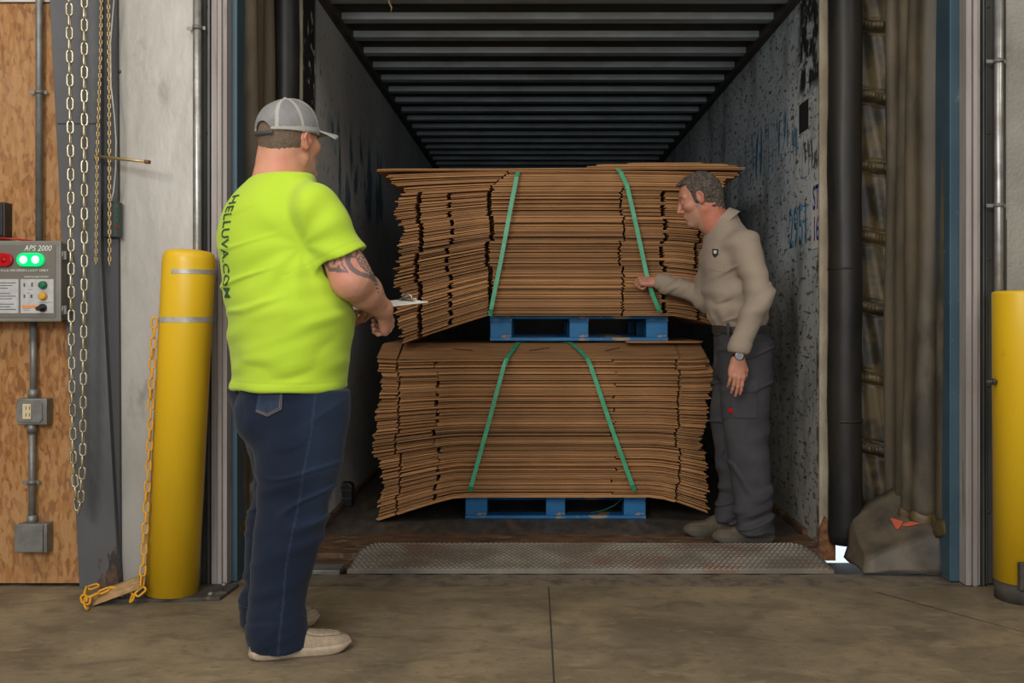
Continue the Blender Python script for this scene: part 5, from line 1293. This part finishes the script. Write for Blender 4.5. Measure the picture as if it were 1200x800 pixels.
# rear arch opening with its strap
C1.sub(rcone(PH1(-.16, 0, .030), PH1(-.07, 0, .030), .034 * 1.06, .034 * 1.06), .0)
C1.disp = lambda P: .0012 * vnoise(P, 25)
cap1 = C1.mesh('cap', HC1 - Vector((.22, .22, .1)), HC1 + Vector((.22, .22, .22)), .0024, m_capv, man1, capcol)
b = MB()
def strapf(u, v):
    a = math.pi + (u - .5) * .95; r1_, r2_ = .1105, .0905
    return PH1(-.012 + r1_ * math.cos(a), r2_ * math.sin(a), .020 + .013 * v - .1 * (r1_ * math.cos(a)) * .0)
b.slab(strapf, 24, 2, HB1.T @ _v((-.002, 0, 0))); b.build('strap', mat('dark_cap_strap', (.05, .05, .05), .7), cap1)
b = MB()
def brim(u, v):
    a = (u - .5) * 2.0; x0 = .088 * math.cos(a) + .004; y0 = .082 * math.sin(a); L_ = .088 * math.cos(a * .9) ** .7 if abs(a) < 1.55 else 0
    x = x0 + L_ * v * math.cos(a * .45); y = y0 + L_ * v * math.sin(a * .45)
    return PH1(x, y, .037 - .010 * v - 1.7 * (y * y) * (.4 + v))
b.slab(brim, 30, 10, HB1.T @ _v((0, 0, .0045)))
b.build('brim', [m_capl], cap1)
MB().lathe([(.008, 0), (.007, .004), (.003, .006)], PH1(-.008, 0, .138), HB1.T @ _v((0, 0, 1)), 14).build('button', m_capl, cap1)
m_seam = mat('dark_stitching', (.16, .12, .08), .8)
# shoes: generic slip-on
def shoe(name, heel, toe, mu, ms, parent, hgt=.085, w_=.052, dark=None, boot=False, label=None):
    heel, toe = Vector(heel), Vector(toe); d = (toe - heel); L_ = d.length; d.normalize(); s = Vector((-d.y, d.x, 0)); z0 = heel.z
    Bm = np.array([d, s, (0, 0, 1)], dtype=np.float32); S_ = Field()
    W = [(0, .55), (.05, .80), (.2, .86), (.42, .80), (.62, .98), (.78, 1.02), (.9, .82), (.97, .5), (1.0, .22)]
    H = [(0, .75), (.05, .95), (.2, 1.0), (.38, .98), (.50, .80), (.65, .62), (.8, .52), (.93, .40), (1.0, .22)] if not boot else [(0, .85), (.05, 1.05), (.2, 1.1), (.38, 1.1), (.52, .86), (.65, .70), (.8, .62), (.93, .50), (1.0, .28)]
    tt = [a * L_ for a, _ in W]
    rows = [(a * L_, 0, z0 + .018, w_ * w__, hgt * np.interp(a, [q[0] for q in H], [q[1] for q in H])) for a, w__ in W]
    S_.add(loft(rows, Bm, heel - Vector((0, 0, heel.z)), 2.3, .006)); S_.cut(lambda P: (z0 + .016) - P[:, 2], .004)
    # top seam (moc toe welt) and wrinkles
    o_ = _v(heel)
    def ds(P):
        q = (P - o_) @ Bm.T; t = q[:, 0] / L_
        e = np.sqrt(((t - .66) / .25) ** 2 + (q[:, 1] / (w_ * .62)) ** 2)
        r = .0045 * np.exp(-((e - 1) / .05) ** 2) - .003 * np.exp(-((e - .86) / .06) ** 2) * (q[:, 2] > .03) + .0025 * np.exp(-((t - .46) / .010) ** 2) * (q[:, 2] < .075) + .001 * vnoise(P, 50)
        return r
    S_.disp = ds
    lo = np.minimum(np.array(heel), np.array(toe)) - .08; hi = np.maximum(np.array(heel), np.array(toe)) + .08; lo[2] = z0 - .01; hi[2] = z0 + hgt + .06
    o = S_.mesh(name, lo, hi, .003, mu, parent)
    b = MB(); n = 40; pr = []
    for sgn, rng in ((1, range(n + 1)), (-1, range(n, -1, -1))):
        for k in rng:
            a = (1 - math.cos(math.pi * k / n)) / 2; wv = np.interp(a, [q[0] for q in W], [q[1] for q in W]) * w_ + .004
            if k in (0, n): wv *= .6
            pr.append((a, sgn * wv))
    def ring(zz, sc, up): return [b.bm.verts.new(heel + d * ((a - .5) * sc + .5) * L_ + s * wv * sc + Vector((0, 0, zz + up * (max(0, a - .8) ** 2 * .5 + max(0, .12 - a) * .05)))) for a, wv in pr]
    R_ = [ring(.0, .97, 1.0), ring(.006, 1.0, .9), ring(.020, 1.015, .3), ring(.030, .985, .1)]
    for A, C in zip(R_, R_[1:]):
        for k in range(len(A)): b.bm.faces.new([A[k], A[(k + 1) % len(A)], C[(k + 1) % len(A)], C[k]]).smooth = True
    b.bm.faces.new(R_[0][::-1]); b.bm.faces.new(R_[-1]); bmesh.ops.remove_doubles(b.bm, verts=b.bm.verts, dist=.0008)
    b.build('sole', ms, o)
    me = o.data; ow = wloc(o); bv = BVHTree.FromPolygons([v.co + ow for v in me.vertices], [tuple(p.vertices) for p in me.polygons])
    def drop(p, dr):
        h_ = bv.ray_cast(p, dr); return h_[0] if h_[0] is not None else None
    pts = []
    for k in range(33):
        a = math.radians(-125 + 250 * k / 32); p = heel + d * L_ * (.66 + .26 * math.cos(a)) + s * (w_ * .66 * math.sin(a)); h_ = drop(Vector((p.x, p.y, z0 + .2)), Vector((0, 0, -1)))
        if h_ is not None: pts.append(h_ + Vector((0, 0, .0004)))
    if len(pts) > 5: MB().tube(pts, .0019, 6).build('toe_seam', m_seam, o)
    for sd_ in (1, -1):
        for t_ in (.40, .50):
            pts = []
            for k in range(9):
                z = z0 + .034 + (hgt * (.80 if t_ < .45 else .62) - .034) * k / 8; h_ = drop(heel + d * L_ * (t_ - .02 * k / 8) + s * sd_ * .12 + Vector((0, 0, z - z0)), -s * sd_)
                if h_ is not None and (h_ - heel).dot(s) * sd_ > .01: pts.append(h_)
            if len(pts) > 4: MB().tube(pts, .0015, 6).build('side_seam', m_seam, o)
    return o
shoe('shoe', (-.935, 3.225, .001), (-.618, 3.325, .001), m_canvas, m_soleb, man1)
shoe('shoe', (-1.008, 3.492, .001), (-.792, 3.615, .001), m_canvas, m_soleb, man1)
# ------------------------------------------------------------------ clipboard in his hands
m_paper = mat('white_paper', (.80, .80, .78), .7); m_board = mat('brown_hardboard', (.22, .12, .05), .6); m_clip = mat('polished_clip', (.62, .60, .54), .25, .9)
CB = Vector((-.560, 3.535, 1.160)); ca = Vector((.80, .60, .0)).normalized(); cn = Vector((-.06, -.10, 1)).normalized(); ca = (ca - cn * ca.dot(cn)).normalized(); cs = ca.cross(cn).normalized()
clip = thing('clipboard', CB, 'clipboard with white paper and metal clip held flat by the man in lime', 'clipboard')
b = MB(); b.obox(CB, ca * .155, cs * .112, cn * .0018); b.build('board', m_board, clip, .001)
b = MB(); b.obox(CB + cn * .0034 - ca * .004, ca * .150, cs * .106, cn * .0015); b.build('paper', m_paper, clip)
cc = CB + ca * .128 + cn * .006
b = MB(); b.obox(cc, ca * .014, cs * .062, cn * .0016); cl_ = b.build('clip', m_clip, clip, .001)
b = MB(); b.tube([cc + cs * .058 + cn * .006, cc - cs * .058 + cn * .006], .005, 12); b.build('spring', m_clip, cl_)
b = MB(); b.tube([cc + cs * .032 + cn * .004, cc + cs * .030 + cn * .020 - ca * .006, cc + cs * .016 + cn * .028 - ca * .012, cc + cn * .022 - ca * .004, cc - cs * .016 + cn * .028 - ca * .012, cc - cs * .030 + cn * .020 - ca * .006, cc - cs * .032 + cn * .004], .0032, 8); b.build('lever', m_clip, cl_)
# ================================================================== grey-haired man at the stack
m_khaki = mat('taupe_work_shirt', (0.33, 0.265, 0.205), 0.85, col2=(0.30, 0.24, 0.185), scale=5, bump=.08, bscale=260, sheen=.1, spec=.2)
m_char = mat('charcoal_work_trousers', (0.062, 0.060, 0.066), 0.85, col2=(0.048, 0.047, 0.052), scale=6, bump=.15, bscale=260, spec=.2)
m_bootm = mat('olive_suede', (0.105, 0.085, 0.055), 0.85, col2=(0.075, 0.06, 0.04), scale=25, bump=.25, bscale=150); m_soleo = mat('grey_boot_sole', (.06, .052, .042), .7)
man2 = thing('person', (1.05, 4.88, 0), 'grey-haired man in taupe shirt and charcoal trousers leaning to grip the green strap', 'person')
h2a = math.radians(-6); HC2 = Vector((.822, 4.86, 1.702))
pit2 = math.radians(20); HF2 = Vector((-math.cos(pit2), .16, -math.sin(pit2))); HU2 = Vector((-math.sin(pit2), .0, math.cos(pit2)))
B2 = Field(); PH2, HB2 = head_prims(B2, HC2, HF2, HU2, 1.03)
NB = Vector((.985, 4.87, 1.50)); CC2 = Vector((X(844, 4.87), 4.87, Z(258, 4.87)))
B2.add(rcone(HC2 + Vector((.045, 0, -.05)), NB, .056, .072), .03); B2.add(rcone(HC2 + Vector((.02, 0, -.08)), NB + Vector((-.04, 0, 0)), .045, .06), .03)
B2.add(loft([(.90, 1.045, 4.88, .10, .14), (1.1, 1.02, 4.88, .10, .14), (1.3, .99, 4.88, .10, .15), (1.5, .97, 4.88, .07, .12)]), .02)
SL2, EL2, WL2 = Vector((1.010, 4.69, 1.462)), Vector((1.068, 4.625, 1.205)), Vector((.968, 4.60, .955))
SR2, ER2, WR2 = Vector((.945, 5.045, 1.45)), Vector((.885, 5.115, 1.215)), Vector((.676, 5.235, 1.302))
for a, b_, r1, r2 in ((SL2, EL2, .05, .042), (EL2, WL2, .040, .027), (SR2, ER2, .05, .04), (ER2, WR2, .040, .027)): B2.add(rcone(a, b_, r1, r2), .015)
hand_prims(B2, WL2 + Vector((-.006, 0, -.025)), (-.10, -.02, -1), (.10, -1, 0), -1, [(8, 12, 8), (9, 14, 9), (10, 16, 10), (12, 20, 12)], 1.0, spread=.0,
           thumb=((.030, .030, -.004), (.058, .046, -.012), (.084, .048, -.022), (.106, .044, -.030)))
# gripping fist: the strap runs through it
gd = Vector((-.93, .12, .10)); hand_prims(B2, WR2 + gd.normalized() * .012 , gd, (-.08, -.55, .83), 1, [(52, 88, 52), (58, 92, 55), (62, 92, 55), (66, 92, 55)], 1.0, spread=.0,
           thumb=((.030, .030, -.004), (.056, .044, -.018), (.082, .040, -.034), (.100, .026, -.044)))
for s_ in (0, 1):
    k0 = ((1.03, 4.79, .90), (1.03, 4.97, .90))[s_]; k1 = ((1.045, 4.785, .50), (1.005, 5.005, .50))[s_]; k2 = ((1.08, 4.79, .12), (.998, 5.02, .12))[s_]
    B2.add(rcone(k0, k1, .075, .055), .03); B2.add(rcone(k1, k2, .055, .04), .02)
def skin2(P):
    base = np.tile(np.array((.50, .225, .145), np.float32), (len(P), 1)); base = base * (1 + .07 * vnoise(P, 45)[:, None])
    q = (P - _v(HC2)) @ HB2.T / 1.03; hd = P[:, 2] > 1.53
    base = mixv(base, (.47, .13, .075), (hd & (q[:, 0] < .03) & (q[:, 2] < -.03)).astype(np.float32) * .6)           # ruddy neck
    base = mixv(base, (.42, .13, .09), (hd & (np.abs(q[:, 1]) > .078) & (np.abs(q[:, 2]) < .04)).astype(np.float32) * .5)
    beard = hd * sstep(-q[:, 2], .042, .06) * sstep(q[:, 0], .0, .04) * (.6 + .4 * sstep(vnoise(P, 160), -.4, .4)); base = mixv(base, (.36, .24, .18), (beard * .6).astype(np.float32))
    ear_side = hd * sstep(-np.abs(q[:, 0] - .018), -.014, -.006) * (q[:, 2] < .01) * (q[:, 2] > -.05); base = mixv(base, (.26, .20, .17), (ear_side * .6).astype(np.float32))
    brow = hd & (np.abs(q[:, 2] - .030 - .004 * np.sin(np.abs(q[:, 1]) * 60)) < .0045) & (np.abs(q[:, 1]) > .012) & (np.abs(q[:, 1]) < .052) & (q[:, 0] > .06); base = mixv(base, (.12, .09, .07), brow.astype(np.float32) * .7)
    lips = hd & (q[:, 0] > .088) & (np.abs(q[:, 1]) < .021) & (q[:, 2] < -.055) & (q[:, 2] > -.076); base = mixv(base, (.42, .14, .12), lips.astype(np.float32) * .7)
    for y in (-1, 1):
        e = np.hypot((q[:, 1] - y * .031) / .012, (q[:, 2] - .0055) / .0042); inn = hd & (e < 1) & (q[:, 0] > .075); base = mixv(base, (.6, .56, .52), inn.astype(np.float32))
        e = np.hypot((q[:, 1] - y * .031), (q[:, 2] - .0055)); inn = hd & (e < .0042) & (q[:, 0] > .075); base = mixv(base, (.05, .035, .03), inn.astype(np.float32))
    return np.clip(base, 0, 1)
B2.disp = lambda P: .0006 * vnoise(P, 60)
body2 = B2.mesh('body', (.48, 4.48, .06), (1.25, 5.36, 1.90), .0032, m_skin, man2, skin2)
m_hair2 = mat('short_grey_hair', (.15, .125, .10), .85, col2=(.055, .042, .035), scale=75, mix=(.4, .62), bump=1.0, bscale=190)
E2 = lambda x, y, z, rx, ry, rz: ell(PH2(x, y, z), (rx * 1.03, ry * 1.03, rz * 1.03), HB2)
H2_ = Field(); H2_.add(E2(-.014, 0, .032, .104, .084, .096), 0); H2_.add(E2(.050, 0, .088, .040, .055, .020), .02); H2_.add(rcone(PH2(-.048, 0, -.01), PH2(-.044, 0, -.060), .0635, .0595), .03)
for y in (-1, 1): H2_.add(rcone(PH2(.022, y * .072, .045), PH2(.018, y * .071, -.004), .014, .008), .012)
H2_.cut(halfspace(PH2(-.02, 0, -.060), HB2.T @ _v((.6, 0, -1))), .004)
H2_.cut(lambda P, c=PH2(.030, 0, .02): np.minimum(halfspace(c, HB2.T @ _v((1, 0, -.15)))(P), -halfspace(PH2(0, 0, .072), HB2.T @ _v((-.25, 0, 1)))(P)), .006)
for y in (-1, 1): H2_.sub(E2(-.002, y * .088, -.004, .026, .022, .038), .004)
H2_.disp = lambda P: .0042 * vnoise(P @ HB2.T.astype(np.float32), 70, (.35, 1.2, 1)) + .0015 * vnoise(P, 170)
H2_.mesh('hair', HC2 - Vector((.2, .2, .2)), HC2 + Vector((.2, .2, .2)), .0026, m_hair2, man2)
# shirt
Y2 = 4.88; T2 = Field()
def r2(py, pl, pr, b_, dx=0): return (Z(py, Y2), (X(pl, Y2) + X(pr, Y2)) / 2, Y2, (X(pr, Y2) - X(pl, Y2)) / 2, b_)
T2.add(loft([r2(388, 836, 897, .155), r2(378, 834, 899, .16), r2(360, 827, 899, .17), r2(335, 824, 896, .18), r2(310, 822, 892, .185), r2(290, 823, 886, .18), r2(275, 827, 878, .16), r2(262, 834, 866, .11), r2(255, 836, 860, .085)], cap=.012, power=2.2))
T2.add(rcone(SL2, EL2, .072, .064), .05); T2.add(rcone(EL2, WL2 + Vector((0, 0, .02)), .064, .050), .02)
T2.add(rcone(SR2, ER2, .072, .062), .05); T2.add(rcone(ER2, WR2, .060, .044), .02)
T2.add(rcone(SL2 + Vector((-.01, .04, .0)), NB + Vector((-.01, -.02, -.01)), .055, .05), .05); T2.add(rcone(SR2 + Vector((0, -.04, .0)), NB + Vector((-.01, .02, -.01)), .055, .05), .05)
aL = (WL2 - EL2).normalized(); aR = (WR2 - ER2).normalized()
T2.sub(rcone(WL2 + aL * -.015, WL2 + aL * .06, .044, .046), .002); T2.sub(rcone(WR2 - aR * .012, WR2 + aR * .05, .038, .040), .002)
T2.sub(lambda P: np.maximum(-halfspace(WL2 + aL * .012, aL)(P), rcone(WL2, WL2 + aL * .2, .09, .09)(P)), 0); T2.sub(lambda P: np.maximum(-halfspace(WR2 + aR * .010, aR)(P), rcone(WR2, WR2 + aR * .2, .09, .09)(P)), 0)
T2.add(rcone(NB + Vector((-.01, 0, -.03)), CC2 + Vector((.012, 0, -.012)), .085, .070), .04)
T2.sub(rcone(CC2 + Vector((.02, 0, -.03)), HC2 + Vector((.02, 0, -.03)), .066, .060), .004); T2.sub(halfspace(CC2 + Vector((-.010, 0, .014)), (.6, 0, -.8)), .004)
def dT2(P):
    x, y, z = P.T
    q = np.stack([x + z * .55, y, z - x * .6], 1)
    q2 = np.stack([x - z * .5, y, z + x * .5], 1)
    f = vnoise(q, 1.0, (5, 5, 18), 4.4); g = vnoise(P, 1.0, (8, 8, 22), 9.7); h_ = vnoise(q2, 1.0, (14, 6, 4), 2.2); w_ = vnoise(P, 4, off=3)
    cr = sstep(1 - np.abs(vnoise(q, 1.0, (3.5, 3.5, 12), 15.)) * 5, 0, 1) * sstep(w_, -.2, .4)
    arm = np.exp(-((z - 1.20) / .10) ** 2)
    d = -(.0095 * f + .0055 * g + .0075 * h_ * sstep(-z, -1.45, -1.2) + .008 * arm * g + .014 * cr)
    blouse = np.exp(-((z - 1.115) / .03) ** 2); d -= .006 * blouse * (1 + np.sin(np.arctan2(y - 4.88, x - 1.0) * 11))
    for p0, a_, t0 in ((WL2, aL, -.052), (WR2, aR, -.050)):
        u = (P - _v(p0)) @ _v(a_); nr = np.linalg.norm(P - _v(p0), axis=1) < .12; d -= .0022 * (nr & (u > t0)); d += .0012 * (nr & (np.abs(u - t0) < .002))
    return d
T2.disp = dT2
shirt2 = T2.mesh('work_shirt', (.58, 4.46, .92), (1.26, 5.36, 1.66), .0042, m_khaki, man2)
# collar
b = MB(); fw = Vector((-1, .10, 0)).normalized(); sd = Vector((.10, 1, 0)).normalized(); nk = NB + Vector((-.012, 0, .045)); up = (HC2 + Vector((.04, 0, -.04)) - NB).normalized()
tilt = Vector((-.58, 0, .81)).normalized(); cf = (fw - tilt * fw.dot(tilt)).normalized()
def colf(u, v):
    a = .20 + u * (2 * math.pi - .40); c_, s__ = math.cos(a), math.sin(a); front = max(0, c_)
    rad = .068 + .030 * v + .006 * v * front; h_ = .016 - .046 * v - .030 * v * front ** 4 + .010 * max(0, -c_)
    return CC2 + cf * c_ * rad * 1.06 + sd * s__ * rad + tilt * h_
b.slab(colf, 48, 6, (0, 0, -.003)); b.build('collar', m_khaki, shirt2)
MB().lathe([(.064, 0), (.060, .02)], CC2 + Vector((.008, 0, -.012)), up, 32).build('undershirt', mat('grey_undershirt', (.12, .12, .14), .8), man2)
# chest emblem
def front_patch(name, c, wv, hv, m, par, n=8, off=.002, shape='r'):
    pass
m_emb = mat('black_emblem', (.02, .02, .022), .6); m_embw = mat('pale_emblem_mark', (.6, .6, .58), .6)
em = patch('emblem', [(829.5, 289), (838, 290), (837.5, 297), (830, 296.5), (833, 300)], 4.6, shirt2, Vector((.30, .95, 0)), m_emb, shirt2, .003, 6)
patch('emblem_mark', [(831.5, 291), (836, 291.5), (835.5, 295), (832, 295)], 4.6, shirt2, Vector((.30, .95, 0)), m_embw, em, .005, 4)
for k, (pa, pb) in enumerate((((828, 308), (852, 312)),)):
    patch('pocket_flap', [(829, 305), (850, 309), (849, 318), (830, 313)], 4.6, shirt2, Vector((.15, .98, 0)), m_khaki, shirt2, .004, 8)
# trousers + belt
J2 = Field()
def l2(py, pl, pr, Y, b_): return (Z(py, Y), (X(pl, Y) + X(pr, Y)) / 2, Y, (X(pr, Y) - X(pl, Y)) / 2, b_)
J2.add(loft([r2(380, 838, 897, .148), r2(395, 837, 902, .155), r2(420, 837, 904, .165), r2(445, 838, 903, .15)], cap=.03))
J2.add(loft([l2(400, 843, 906, 4.80, .09), l2(450, 845, 903, 4.79, .098), l2(500, 848, 902, 4.785, .088), l2(550, 855, 903, 4.785, .080), l2(590, 860, 905, 4.79, .078), l2(624, 863, 907, 4.79, .082)], cap=.008), .03)
J2.add(loft([l2(400, 838, 895, 4.96, .09), l2(450, 835, 885, 4.98, .09), l2(500, 833, 875, 5.0, .082), l2(540, 840, 874, 5.01, .075), l2(580, 843, 873, 5.02, .072), l2(611, 838, 872, 5.02, .078)], cap=.008), .02)
def dJ2(P):
    x, y, z = P.T; low = sstep(-z, -.28, -.10); knee = np.exp(-((z - .52) / .10) ** 2)
    q = np.stack([x + z * .4, y, z - x * .4], 1); f = vnoise(q, 1.0, (5, 5, 16), 6.3); g = vnoise(q, 1.0, (6, 6, 28), 1.1); cr = sstep(1 - np.abs(vnoise(q, 1.0, (4, 4, 11), 31)) * 5, 0, 1)
    return -(.010 * f * (.35 + .65 * knee) + .022 * g * low + .009 * cr)
J2.disp = dJ2
tr2 = J2.mesh('trousers', (.86, 4.64, .03), (1.26, 5.15, 1.12), .0042, m_char, man2)
patch('cargo_pocket', [(862, 452), (892, 452), (892, 492), (864, 492)], 4.6, tr2, Vector((0, 1, 0)), m_char, tr2, .006, 12)
patch('cargo_flap', [(861, 448), (893, 448), (893, 462), (862, 462)], 4.6, tr2, Vector((0, 1, 0)), m_char, tr2, .009, 12)
patch('red_tag', [(859.5, 481), (864, 481), (864, 486), (859.5, 486)], 4.6, tr2, Vector((0, 1, 0)), m_red, tr2, .011, 3)
BL = Field(); BL.add(loft([r2(376, 834.5, 900, .157), r2(397, 835, 901, .160)], cap=.003)); BL.cut(lambda P: np.abs(P[:, 2] - Z(385.5, Y2)) - .020, .002)
BL.sub(loft([r2(370, 839, 895, .14), r2(402, 839, 895, .14)], cap=.003))
bl = BL.mesh('belt', (.84, 4.66, .95), (1.24, 5.1, 1.15), .004, mat('dark_leather', (.035, .028, .025), .5, bump=.2, bscale=90), man2)
for px in (852, 876):
    b = MB(); b.box((X(px, 4.70), 4.70, Z(392, 4.72)), (X(px + 3, 4.7), 4.715, Z(378, 4.72))); b.build('belt_loop', m_char, bl, .001)
# watch
wc = WL2 + aL * .022; b = MB(); b.tube([wc - aL * .011, wc + aL * .011], .0325, 28, flat=.86); wt = b.build('wristwatch', m_black, man2)
wn = Vector((-.05, -1, .05)).normalized(); MB().lathe([(.020, 0), (.021, .003), (.0205, .009), (.017, .011)], wc + wn * .026, wn, 24).build('case', m_galv, wt); MB().lathe([(.016, 0), (.016, .001)], wc + wn * .0372, wn, 24).build('dial', mat('watch_dial', (.10, .11, .12), .2), wt)
shoe('boot', (X(908, 4.80), 4.835, .014), (X(836, 4.76), 4.80, .014), m_bootm, m_soleo, man2, .078, .05, boot=True)
shoe('boot', (X(866, 5.02), 5.03, .004), (X(801, 4.98), 4.99, .004), m_bootm, m_soleo, man2, .078, .05, boot=True)
